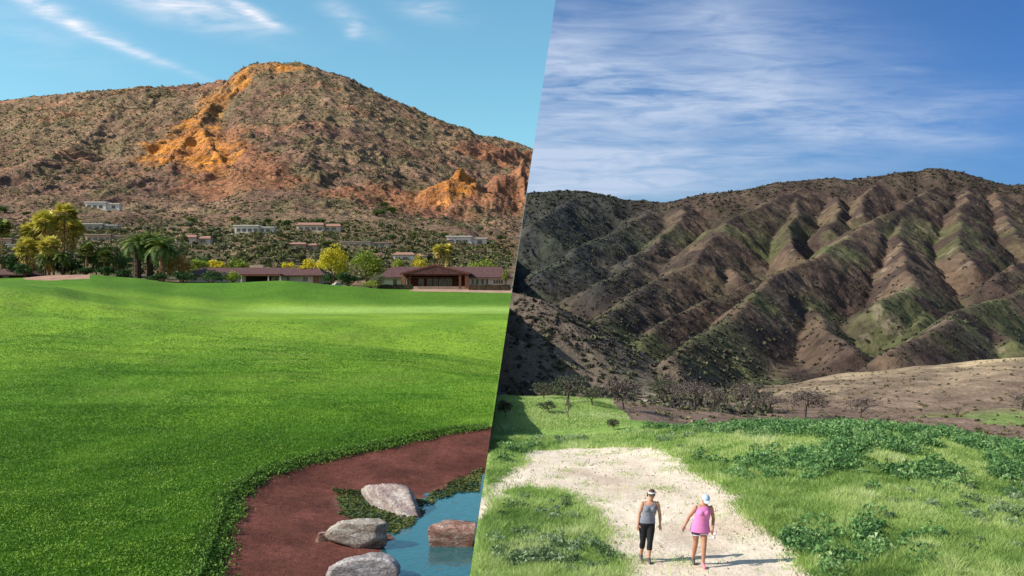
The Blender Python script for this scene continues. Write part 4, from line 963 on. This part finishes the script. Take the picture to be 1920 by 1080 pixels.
# ------------------------------------------------------------------ right side: chaparral
n = 44000; D = R.uniform(402*KR, 1500*KR, n); px = R.uniform(930, 1990, n); X = (px-960)/F*D; Z = zR(X, D); xs, ds = X/KR, D/KR; zs = H+(Z-H)/KR
rdv = np.full(n, -1e9)
for S, k_ in SPR: rdv = np.maximum(rdv, ridgefield(xs, ds, S, k_, 6))
pg = np.clip(.03+.75*sst(-6, -24, rdv-zs)+.45*sst(1300, 1100, px)+.35*sst(40, -30, zs), 0, 1)*(.35+1.1*fbm(xs/30, ds/40, 3, 141))
k = (R.random(n) < pg) & inR(X, D, Z, 1.5); X, D, Z, ds, px = X[k], D[k], Z[k], ds[k], px[k]
L_twig0 = leafmat('brush_grey', [(0, (.045,.042,.038)), (.4, (.085,.078,.062)), (.7, (.10,.115,.055)), (1, (.18,.165,.10))], .1)
scrub('chaparral', X, D, Z-.15, (.5+D/600)*R.uniform(.4, 1.4, len(X))**1.3, 9, L_chap, 'dark brown and green chaparral filling the gullies of the burnt mountain', np.clip(R.random(len(X))*.9*sst(950, 1500, px+300), 0, 1))
n = 9000; D = R.uniform(205*KR, 640*KR, n); px = R.uniform(925, 1640, n)**1.0; X = (px-960)/F*D; Z = zR(X, D)
pg = sst(205*KR, 235*KR, D)*(.25+.9*fbm(X/8, D/8, 3, 142))*sst(1470, 1380, px+0*D)*sst(640*KR, 430*KR, D)*(1-.95*np.exp(-((px-1212)/22)**2)); k = (R.random(n) < pg) & inR(X, D, Z, .9); X, D, Z = X[k], D[k], Z[k]
scrub('valley_brush', X, D, Z-.1, R.uniform(.4, 1.35, len(X)), 16, L_twig0, 'dark brush and low oaks along the valley bottom', R.random(len(X)))
n = 2200; D = R.uniform(150*KR, 345*KR, n); px = R.uniform(1150, 1960, n); X = (px-960)/F*D; Z = zR(X, D); k = R.random(n) < .15+fbm(X/9, D/9, 3, 143)*.8; X, D, Z = X[k], D[k], Z[k]
scrub('dry_hill_tufts', X, D, Z-.05, R.uniform(.2, .55, len(X)), 12, L_scrub, 'small brown and olive tufts on the dry hill', R.random(len(X)))

M_burnt = plain('burnt_wood', (.10,.078,.068), .95, .3, 6, .02)
L_twig = leafmat('dry_twigs', [(0, (.07,.055,.05)), (.6, (.14,.11,.095)), (1, (.22,.18,.15))], .1)
L_oak = leafmat('dark_oak_leaf', [(0, (.035,.042,.030)), (.6, (.075,.085,.05)), (1, (.13,.145,.075))], .1)
def bare_tree(label, px, pyb, pyt, wpx, leafy=.0, n=420, name='bare_oak', twig=None, Dx=None):
    D = Dx or hit(zRs, px, pyb, 46, 300); X = (px-960)/F*D; z = float(zR(np.array([X]), np.array([D]))[0]); h = max(.6, H-(pyt-540)/F*D-z); w = wpx/F*D
    e = empty(name, (X, D, z)); tag(e, label, 'tree' if name != 'dark_shrub' else 'shrub')
    b = MB(); tips = []; rg = random.Random(int(px*7+pyb))
    def br(p, d, L, r, lv):
        q = p+d*L*.5+Vector((rg.uniform(-1,1), rg.uniform(-1,1), rg.uniform(-.3,.5)))*L*.08; t = q+d*L*.5+Vector((rg.uniform(-1,1), rg.uniform(-1,1), rg.uniform(-.2,.6)))*L*.1
        b.tube([p, q, t], [r, r*.8, r*.6], 5 if lv < 2 else 3, False)
        if lv == 4: tips.append(t); return
        for i in range(3 if lv < 3 else 2):
            a = rg.random()*2*PI; nd = (d*.75+Vector((math.cos(a)*w/h*1.1, math.sin(a)*w/h*1.1, rg.uniform(.05, .6)))).normalized(); br(t, nd, L*rg.uniform(.62, .82), r*.6, lv+1)
    br(Vector((0,0,-.1)), Vector((rg.uniform(-.2,.2), 0, 1)).normalized(), h*.26, h*.032, 0)
    v = b.v; zmax = max(p[2] for p in v); xmax = max(abs(p[0]) for p in v); sx = (w*.5)/xmax; sz = h/zmax
    b.v = [(p[0]*sx, p[1]*sx, p[2]*sz) if p[2] > 0 else p for p in v]; tips = np.array([(t.x*sx, t.y*sx, t.z*sz) for t in tips])
    b.build('trunk', M_burnt, e)
    n2 = int(n*1.3); C = np.r_[tips[R.integers(0, len(tips), n)]+R.normal(size=(n, 3))*np.array([w*.06, w*.06, h*.06]), crown_pts(make_lobes(w*1.1, h*.80, h*.22, 12), n2)[0]]; n = n+n2; V, Fa = leaves(C, R.uniform(.035, .13, n)*(h/4+.4), 1.6)
    npmesh('crown', V, Fa, twig or L_twig, e, fv=R.random(n)); return e
bare_tree('tallest dark oak left of the dry wash, crown spreading to both sides', 1063, 757, 706, 66, n=520, twig=L_oak)
bare_tree('small thin bare tree standing alone in the green field', 1067, 784, 752, 20, n=60)
bare_tree('rounded bare oak with a dense grey-brown crown, just left of the dry wash', 1170, 768, 714, 80, n=1000)
bare_tree('forked burnt oak directly right of the dry wash', 1303, 769, 716, 76, n=520)
bare_tree('slim bare oak in the middle of the row on the brown slope', 1346, 773, 728, 44, n=260)
bare_tree('leaning burnt oak right of the slim one on the brown slope', 1396, 770, 720, 56, n=360)
bare_tree('wide rounded bare oak at the foot of the tan hill', 1510, 783, 732, 84, n=1000)
bare_tree('low brown leafless shrub tree left of the wide rounded oak', 1440, 780, 744, 76, n=700, Dx=100)
bare_tree('faint leafless tree on the tan hill, farthest right of the row', 1612, 792, 746, 70, n=420)
bare_tree('small dark oak behind the tallest one, near the field edge', 1110, 760, 728, 40, n=380, twig=L_oak)
bare_tree('dark bushy oak on the right bank of the dry wash', 1245, 752, 714, 62, n=700, twig=L_oak)
bare_tree('small oak with a thin crown between the wash and the burnt oaks', 1275, 757, 722, 44, n=380)
bare_tree('dark oak at the head of the green field', 1020, 748, 718, 50, n=500, twig=L_oak)
bare_tree('dark round shrub at the left edge of the green field', 948, 784, 752, 30, n=500, name='dark_shrub', twig=L_oak)
bare_tree('dark tangled shrub in the middle of the green field', 1030, 774, 754, 38, n=420, name='dark_shrub', twig=L_oak)
bare_tree('small green-black shrub where the field meets the brown knoll', 1152, 806, 794, 26, n=300, name='dark_shrub', twig=L_oak)
bare_tree('tiny bare sapling alone on the lower tan hill', 1797, 782, 762, 16, n=60)
bare_tree('bushy pinkish bare tree at the right picture edge', 1915, 768, 738, 46, n=400)

# ------------------------------------------------------------------ people
M_skin = plain('skin', (.50,.27,.18), .55, .08, 12, spec=.4)
M_skin2 = plain('skin_tanned', (.42,.20,.13), .55, .08, 12, spec=.4)
M_hair = plain('brown_hair', (.09,.045,.03), .6, .3, 40)
M_eye = plain('dark_eye', (.02,.015,.015), .3, .1, 5)
M_lip = plain('lips', (.42,.12,.10), .5, .1, 5)
def vox(o, size, smooth_it=3):
    m = o.modifiers.new('remesh', 'REMESH'); m.mode = 'VOXEL'; m.voxel_size = size; m.use_smooth_shade = True
    s_ = o.modifiers.new('smooth', 'SMOOTH'); s_.iterations = smooth_it; s_.factor = .5
    return o
def hand(b, w, d, side, curl=.5):
    """palm, four unequal curled fingers and a thumb leaving the side of the palm"""
    w = Vector(w); d = Vector(d).normalized(); f = Vector((0,-1,0)); s_ = d.cross(f).normalized(); f = s_.cross(d)
    b.tube([w-d*.02, w+d*.03, w+d*.085], [(.022,.018), (.034,.016), (.037,.013)], 10)
    for i, L in enumerate((.066, .076, .071, .056)):
        o = w+d*.082+s_*(-.026+.0175*i); p1 = o+d*L*.45+f*L*.10*curl; p2 = p1+(d*(1-curl*.6)+f*curl).normalized()*L*.33; p3 = p2+(d*(1-curl)+f*curl*1.2).normalized()*L*.28
        b.tube([o-d*.01, p1, p2, p3], [.0095, .0088, .0082, .007], 7)
    o = w+d*.022-s_*.026*side; b.tube([o, o+(d*.55-s_*side*.65+f*.3).normalized()*.035, o+(d*.9-s_*side*.45+f*.5).normalized()*.066], [.012, .0105, .0085], 7)
def person(label, px, D, J, mats, sc_=1.0):
    X = (px-960)/F*D; z = float(zR(np.array([X]), np.array([D]))[0])
    e = empty('person', (X, D, z+.005)); tag(e, label, 'person'); e.scale = (sc_,)*3
    V3 = Vector; b = MB(); hx, wx_, sx, nx, hdx = J['hip'], J['waist'], J['sh'], J['neck'], J['head']
    b.tube([(hx,0,.79),(hx,0,.87),(hx,.01,.95),(wx_,0,1.06),(sx*.5+wx_*.5,-.005,1.16),(sx,0,1.27),(sx,.005,1.35),(nx,.01,1.395),(nx,0,1.44),(nx*.5+hdx[0]*.5,-.005,1.50)],
           [(.12,.09),(.178,.115),(.172,.118),(.135,.098),(.150,.108),(.168,.112),(.150,.085),(.085,.062),(.055,.055),(.052,.055)], 20)
    for sg in (-1, 1): b.ball((sx*.7+wx_*.3+sg*.065, -.085, 1.225), .062, .058, .062)
    hc = V3(hdx); rot = Matrix.Rotation(J.get('yaw', 0), 3, 'Z') @ Matrix.Rotation(J.get('nod', 0), 3, 'X')
    b.ball(hc, .074, .090, .108, 20, 14, rot); b.ball(hc+rot@V3((0,-.018,-.065)), .050, .060, .052, 14, 10, rot)
    b.tube([hc+rot@V3((0,-.082,.015)), hc+rot@V3((0,-.105,-.022)), hc+rot@V3((0,-.088,-.034))], [.009, .014, .011], 8)
    for sg in (-1, 1):
        b.ball(hc+rot@V3((sg*.076,.004,-.010)), .010, .020, .032, 10, 8, rot); b.ball(hc+rot@V3((sg*.034,-.070,-.022)), .024, .020, .020, 10, 8, rot)
    for sh, el, wr, side in J['arms']:
        sh, el, wr = V3(sh), V3(el), V3(wr); mid = sh.lerp(el, .5); fm = el.lerp(wr, .3)
        b.tube([sh+V3((-side*.035,0,.012)), sh, sh.lerp(el, .25), mid, el, fm, el.lerp(wr, .7), wr], [(.045,.045), (.056,.052), .050, .045, .037, .040, .031, .025], 12)
        hand(b, wr, (wr-el)+V3((0,-.02,0)), side, J.get('curl', .5))
    for hp, kn, an, toe in J['legs']:
        hp, kn, an, toe = V3(hp), V3(kn), V3(an), V3(toe)
        b.tube([hp+V3((0,0,.03)), hp.lerp(kn, .25), hp.lerp(kn, .6), kn, kn.lerp(an, .3)+V3((0,.014,0)), kn.lerp(an, .7), an], [(.092,.10), (.090,.095), (.070,.074), (.054,.058), (.056,.060), .040, .033], 14)
        b.tube([an+V3((0,.03,-.01)), an.lerp(toe, .4)+V3((0,0,-.012)), toe], [.036, .036, .026], 10)
    body = vox(b.build('body', mats['skin'], e), .0078)
    hm = mats
    for sg in (-1, 1): MB().ball(hc+rot@V3((sg*.030,-.078,.002)), .012, .010, .008, 10, 6, rot).build('eye', M_eye, body, True)
    MB().ball(hc+rot@V3((0,-.083,-.058)), .024, .010, .008, 10, 6, rot).build('lips', M_lip, body, True)
    return e, body, hc, rot
V3 = Vector
def shoe(parent, an, toe, mat, sole=None):
    an, toe = V3(an), V3(toe); m = MB(); m.tube([an+V3((0,.045,-.035)), an+V3((0,.0,-.02)), an.lerp(toe, .5)+V3((0,0,-.012)), toe+V3((0,-.02,0))], [(.036,.040), (.042,.048), (.044,.036), (.032,.022)], 12)
    m.tube([an+V3((0,0,-.01)), an+V3((0,0,.035))], [.043, .040], 12); return vox(m.build('shoe', mat, parent), .008)
# walker in grey top
A = dict(hip=.03, waist=.06, sh=.10, neck=.11, head=(.135,-.02,1.555), yaw=-.12, nod=.12, curl=.55,
         arms=[((-.065,0,1.345), (-.150,.03,1.075), (-.185,-.03,.855), 1), ((.268,0,1.345), (.335,.05,1.08), (.330,-.02,.850), -1)],
         legs=[((-.055,0,.84), (-.075,-.03,.455), (-.095,.12,.095), (-.11,-.03,.035)), ((.115,0,.84), (.075,-.13,.46), (.045,-.16,.085), (.055,-.30,.035))])
eA, bA, hA, rA = person('woman walking in a grey tank top, black knee-length leggings and a white-banded dark visor', 1211, 21.2, A, dict(skin=M_skin))
M_gtop = plain('grey_knit', (.20,.21,.26), .85, .25, 25, .002); M_black = plain('black_leggings', (.012,.012,.016), .8, .3, 20); M_pshoe = plain('dark_shoe', (.09,.08,.09), .8, .2, 20)
m = MB(); m.tube([(.035,0,.885),(.035,.005,.95),(.062,0,1.06),(.082,-.008,1.17),(.10,0,1.27),(.10,.004,1.315)], [(.192,.135),(.186,.134),(.152,.116),(.166,.125),(.176,.124),(.135,.098)], 22)
for sg in (-1, 1): m.ball((.088+sg*.065,-.09,1.225), .069, .064, .070); m.tube([(.10+sg*.10,-.085,1.27),(.10+sg*.115,-.02,1.392),(.10+sg*.10,.075,1.28)], [.021,.019,.021], 8)
vox(m.build('tank_top', M_gtop, eA), .010)
m = MB(); m.tube([(.03,0,.80),(.03,0,.86),(.03,.01,.93)], [(.150,.108),(.188,.126),(.180,.126)], 20)
for hp, kn, an, toe in A['legs']:
    hp, kn, an = V3(hp), V3(kn), V3(an); m.tube([hp+V3((0,0,.04)), hp.lerp(kn, .3), hp.lerp(kn, .7), kn, kn.lerp(an, .3)+V3((0,.012,0)), kn.lerp(an, .46)], [(.104,.112), .102, .082, .066, .067, .062], 14)
vox(m.build('leggings', M_black, eA), .010)
for _, _, an, toe in A['legs']: shoe(eA, an, toe, M_pshoe)
m = MB(); m.ball(hA+rA@V3((0,.014,.022)), .084, .094, .104, 20, 14, rA); m.tube([hA+rA@V3((-.02,.085,.03)), hA+rA@V3((-.075,.11,-.01)), hA+rA@V3((-.10,.10,-.09))], [.022,.034,.014], 10)
hr = m.build('hair', M_hair, bA, True)
# trim the hair off the face: keep it behind the forehead line
for v in hr.data.vertices:
    q = rA.transposed() @ (v.co-hA)
    if q.y < -.045 and q.z < .055: v.co = hA+rA@V3((q.x*.9, -.02, q.z))
m = MB(); m.tube([hA+rA@V3((0,0,.030)), hA+rA@V3((0,0,.066))], [(.088,.100), (.082,.093)], 24); m.build('visor_band', plain('white_band', (.75,.73,.70), .7, .05, 5), eA, True)
m = MB(); m.ball(hA+rA@V3((0,-.085,.030)), .072, .080, .010, 18, 8, rA @ Matrix.Rotation(.25, 3, 'X')); m.build('visor_brim', plain('visor_dark', (.06,.05,.05), .7, .1, 5), eA, True)
m = MB(); 
for sg in (-1, 1): m.ball(hA+rA@V3((sg*.032,-.088,.004)), .028, .010, .018, 12, 8, rA)
m.tube([hA+rA@V3((-.08,-.02,.006)), hA+rA@V3((-.06,-.085,.008)), hA+rA@V3((.06,-.085,.008)), hA+rA@V3((.08,-.02,.006))], [.004]*4, 6); m.build('sunglasses', M_eye, eA, True)
# walker in pink
B = dict(hip=.02, waist=.05, sh=.105, neck=.12, head=(.140,-.07,1.525), yaw=-.05, nod=.42, curl=.8,
         arms=[((-.060,0,1.335), (-.225,.04,1.10), (-.345,-.05,.915), 1), ((.272,0,1.335), (.335,.04,1.065), (.275,-.13,.845), -1)],
         legs=[((-.07,0,.84), (-.085,.02,.46), (-.11,.16,.10), (-.115,.02,.035)), ((.105,0,.84), (.085,-.13,.47), (.055,-.16,.085), (.065,-.31,.035))])
eB, bB, hB, rB = person('woman walking head down in a pink sleeveless top, short shorts and pale blue cap', 1311, 20.8, B, dict(skin=M_skin2))
M_pink = plain('pink_top', (.72,.22,.50), .8, .08, 40, .002); M_short = plain('dark_shorts', (.05,.045,.10), .85, .2, 30); M_cap = plain('pale_blue_cap', (.45,.58,.80), .8, .06, 30); M_pinks = plain('pink_shoe', (.85,.22,.30), .7, .1, 20)
m = MB(); m.tube([(.02,0,.775),(.025,.0,.86),(.035,.005,.95),(.055,0,1.06),(.08,-.008,1.17),(.105,0,1.27),(.108,.004,1.335),(.112,.004,1.375)], [(.238,.170),(.226,.160),(.200,.145),(.176,.130),(.178,.130),(.178,.124),(.145,.098),(.095,.075)], 22)
for sg in (-1, 1): m.ball((.092+sg*.065,-.09,1.22), .068, .062, .068)
vox(m.build('pink_top', M_pink, eB), .010)
m = MB(); m.tube([(.02,0,.80),(.02,0,.86),(.02,.01,.93)], [(.150,.108),(.186,.126),(.178,.124)], 20)
for hp, kn, an, toe in B['legs']:
    hp, kn = V3(hp), V3(kn); m.tube([hp+V3((0,0,.04)), hp.lerp(kn, .15), hp.lerp(kn, .34)], [(.108,.116), .110, .106], 16)
so_ = vox(m.build('shorts', M_short, eB), .010)
m = MB()
for hp, kn, an, toe in B['legs']:
    hp, kn = V3(hp), V3(kn); m.tube([hp.lerp(kn, .30), hp.lerp(kn, .355)], [.112, .110], 18)
m.build('shorts_trim', plain('white_trim', (.75,.72,.75), .8, .05, 5), so_, True)
shoe(eB, B['legs'][0][2], B['legs'][0][3], M_pshoe); shoe(eB, B['legs'][1][2], B['legs'][1][3], M_pinks)
m = MB(); m.ball(hB+rB@V3((0,.020,-.005)), .081, .086, .095, 20, 14, rB); hr = m.build('hair', M_hair, bB, True)
for v in hr.data.vertices:
    q = rB.transposed() @ (v.co-hB)
    if q.y < -.04: v.co = hB+rB@V3((q.x*.9, -.02, q.z))
m = MB(); m.ball(hB+rB@V3((0,.004,.035)), .090, .102, .088, 22, 14, rB)
for i, v in enumerate(m.v):
    q = rB.transposed() @ (V3(v)-hB)
    if q.z < .028: m.v[i] = tuple(hB+rB@V3((q.x, q.y, .028)))
cp = m.build('cap', M_cap, eB, True)
m = MB(); m.ball(hB+rB@V3((0,-.105,.026)), .066, .078, .010, 18, 8, rB); m.build('peak', plain('cap_peak', (.70,.78,.90), .8, .05, 5), cp, True)
# bottle held in the hand of the pink walker
wr = V3(B['arms'][1][2]); xB, yB = eB.location.x, eB.location.y
e = empty('water_bottle', (xB+wr.x+.005, yB+wr.y-.055, eB.location.z+wr.z-.175)); e.rotation_euler = (.1, .35, 0); tag(e, 'small white bottle held upright in the hand of the woman in pink', 'bottle')
MB().tube([(0,0,0),(0,0,.01),(0,0,.12),(0,0,.145),(0,0,.155)], [.030,.034,.034,.018,.014], 14).build('bottle_body', plain('white_plastic', (.80,.82,.86), .35, .03, 5), e, True)
MB().tube([(0,0,.156),(0,0,.182)], [.017,.016], 12).build('bottle_lid', plain('grey_lid', (.25,.27,.33), .4, .05, 5), e, True)
TINT_L = (.82,1.30,1.30); TINT_R0 = (.50,.72,.98); TINT_R1 = (.24,.46,.82)
CLOUD_L = (8.6,8.,8.3); CLOUD_R = (4.1,4.9,6.3); SUN_E = 4.6; EXPO = .42
# ------------------------------------------------------------------ sky, sun, camera
SUN_EL = math.radians(36); sdir = Vector((-.97, -.20, 0)).normalized()
w = bpy.data.worlds.new('World'); sc.world = w; w.use_nodes = True; g = N(w.node_tree)
bg = w.node_tree.nodes['Background']; bg.inputs[1].default_value = .1
sky = g.new('ShaderNodeTexSky'); sky.sky_type = 'NISHITA'; sky.sun_disc = False; sky.sun_elevation = SUN_EL
sky.sun_rotation = math.atan2(sdir.x, sdir.y)
tc = g.new('ShaderNodeTexCoord').outputs['Generated']; sp = g.new('ShaderNodeSeparateXYZ'); g.l.new(tc, sp.inputs[0]); dx, dy, dz = sp.outputs
ydiv = g.m('MAXIMUM', dy, .05)
u = g.m('DIVIDE', dx, ydiv); v = g.m('DIVIDE', dz, ydiv)
side = g.m('GREATER_THAN', g.m('SUBTRACT', g.m('SUBTRACT', dx, g.m('MULTIPLY', dz, .1491)), g.m('MULTIPLY', dy, 1/F)), 0.0)
def scaled(c, k): return tuple(x*k for x in c)
skl = g.mix(1.0, sky.outputs[0], TINT_L, 'MULTIPLY'); skr = g.mix(1.0, sky.outputs[0], g.ramp(u, [(0.0, TINT_R0), (.55, TINT_R1)]), 'MULTIPLY')
def streak(px, py, L, W, ang, amp):
    """soft elongated cirrus patch around a sky direction"""
    a = math.radians(ang); cu, cv = (px-960)/F, (540-py)/F
    du = g.m('SUBTRACT', u, cu); dv = g.m('SUBTRACT', v, cv)
    p = g.m('ADD', g.m('MULTIPLY', du, math.cos(a)*F/L), g.m('MULTIPLY', dv, math.sin(a)*F/L))
    q = g.m('ADD', g.m('MULTIPLY', du, -math.sin(a)*F/W), g.m('MULTIPLY', dv, math.cos(a)*F/W))
    r = g.m('ADD', g.m('MULTIPLY', p, p), g.m('MULTIPLY', q, q))
    return g.m('MULTIPLY', g.m('EXPONENT', g.m('MULTIPLY', r, -1.0)), amp)
cv = g.new('ShaderNodeCombineXYZ'); g.l.new(u, cv.inputs[0]); g.l.new(v, cv.inputs[1])
# left cirrus
nl = g.noise(g.mapping(cv.outputs[0], (9, 40, 1), (0, 0, math.radians(22))), 1.6, 7, .62, .6)
tot = None
for a in [(470,22,50,10,-28,1.3),(80,8,55,15,-22,.55),(140,48,16,7,-20,.5),(240,92,120,7,-21,.42),(150,50,140,14,-24,.40),(665,56,12,16,-60,.5),(650,30,60,18,-30,.25),(300,8,90,14,-8,.45),(390,20,120,26,-18,.45),(810,20,60,20,-10,.28),(60,60,140,60,-20,.12),(330,40,90,14,-12,.22)]:
    s_ = streak(*a); tot = s_ if tot is None else g.m('ADD', tot, s_)
cl = g.m('MULTIPLY', tot, g.ramp(nl, [(.32, .08), (.64, 1.0)]))
cl = g.m('MINIMUM', g.m('MULTIPLY', cl, 1.0), 1.0)
left = g.mix(cl, skl, CLOUD_L)
# right layered cirrus
n1 = g.noise(g.mapping(cv.outputs[0], (2.3, 15, 1), (0, 0, math.radians(5))), 1.7, 8, .62, .5)
n2 = g.noise(g.mapping(cv.outputs[0], (9, 60, 1), (0, 0, math.radians(8))), 1.5, 5, .6, .8)
tot = None
for a in [(1200,180,330,80,-4,.95),(1400,195,330,45,-8,.75),(1020,215,180,70,0,.45),(1120,300,420,32,1,1.0),(1100,350,230,22,3,.8),(1700,255,170,16,-3,.62),(1780,200,160,30,8,.5),(1420,110,170,60,-35,.38),(1500,60,260,70,-20,.30),(1060,60,90,90,-50,.4),(1300,40,220,70,-15,.38),(1060,130,120,80,0,.4),(1290,95,120,14,6,.3),(1700,130,50,8,0,.35)]:
    s_ = streak(*a); tot = s_ if tot is None else g.m('ADD', tot, s_)
nn = g.m('ADD', g.m('MULTIPLY', g.ramp(n1, [(.36, .05), (.64, 1.0)]), .70), g.m('MULTIPLY', g.ramp(n2, [(.35, 0.0), (.65, 1.0)]), .42))
cr_ = g.m('MINIMUM', g.m('MULTIPLY', g.m('MULTIPLY', tot, nn), .82), .85)
low = g.m('ADD', streak(1010, 320, 330, 75, 2, .42), streak(1250, 352, 300, 26, 3, .35)); cr_ = g.m('MINIMUM', g.m('ADD', cr_, g.m('MULTIPLY', low, g.ramp(n2, [(.3, .35), (.62, 1.0)]))), .93)
right = g.mix(cr_, skr, CLOUD_R)
fin = g.mix(side, left, right)
up = g.m('GREATER_THAN', dy, .0)
fin = g.mix(up, sky.outputs[0], fin)
g.l.new(fin, bg.inputs[0])
sun = bpy.data.lights.new('sun', 'SUN'); sun.energy = SUN_E; sun.angle = math.radians(.6); sun.color = (1, .93, .82)
so = link(bpy.data.objects.new('sun', sun))
vec = Vector((sdir.x*math.cos(SUN_EL), sdir.y*math.cos(SUN_EL), math.sin(SUN_EL))); so.rotation_euler = vec.to_track_quat('Z', 'Y').to_euler(); so.location = vec*60
cam = bpy.data.cameras.new('camera'); cam.sensor_width = 36; cam.lens = 36*F/1920; cam.clip_start = .1; cam.clip_end = 40000
co = link(bpy.data.objects.new('camera', cam)); co.location = (0, 0, H); co.rotation_euler = (PI/2, 0, 0); sc.camera = co
sc.view_settings.view_transform = 'Standard'; sc.view_settings.look = 'None'; sc.view_settings.gamma = 1; sc.view_settings.exposure = EXPO
sc.render.engine = 'CYCLES'; sc.cycles.max_bounces = 6; sc.cycles.diffuse_bounces = 3; sc.cycles.transparent_max_bounces = 8
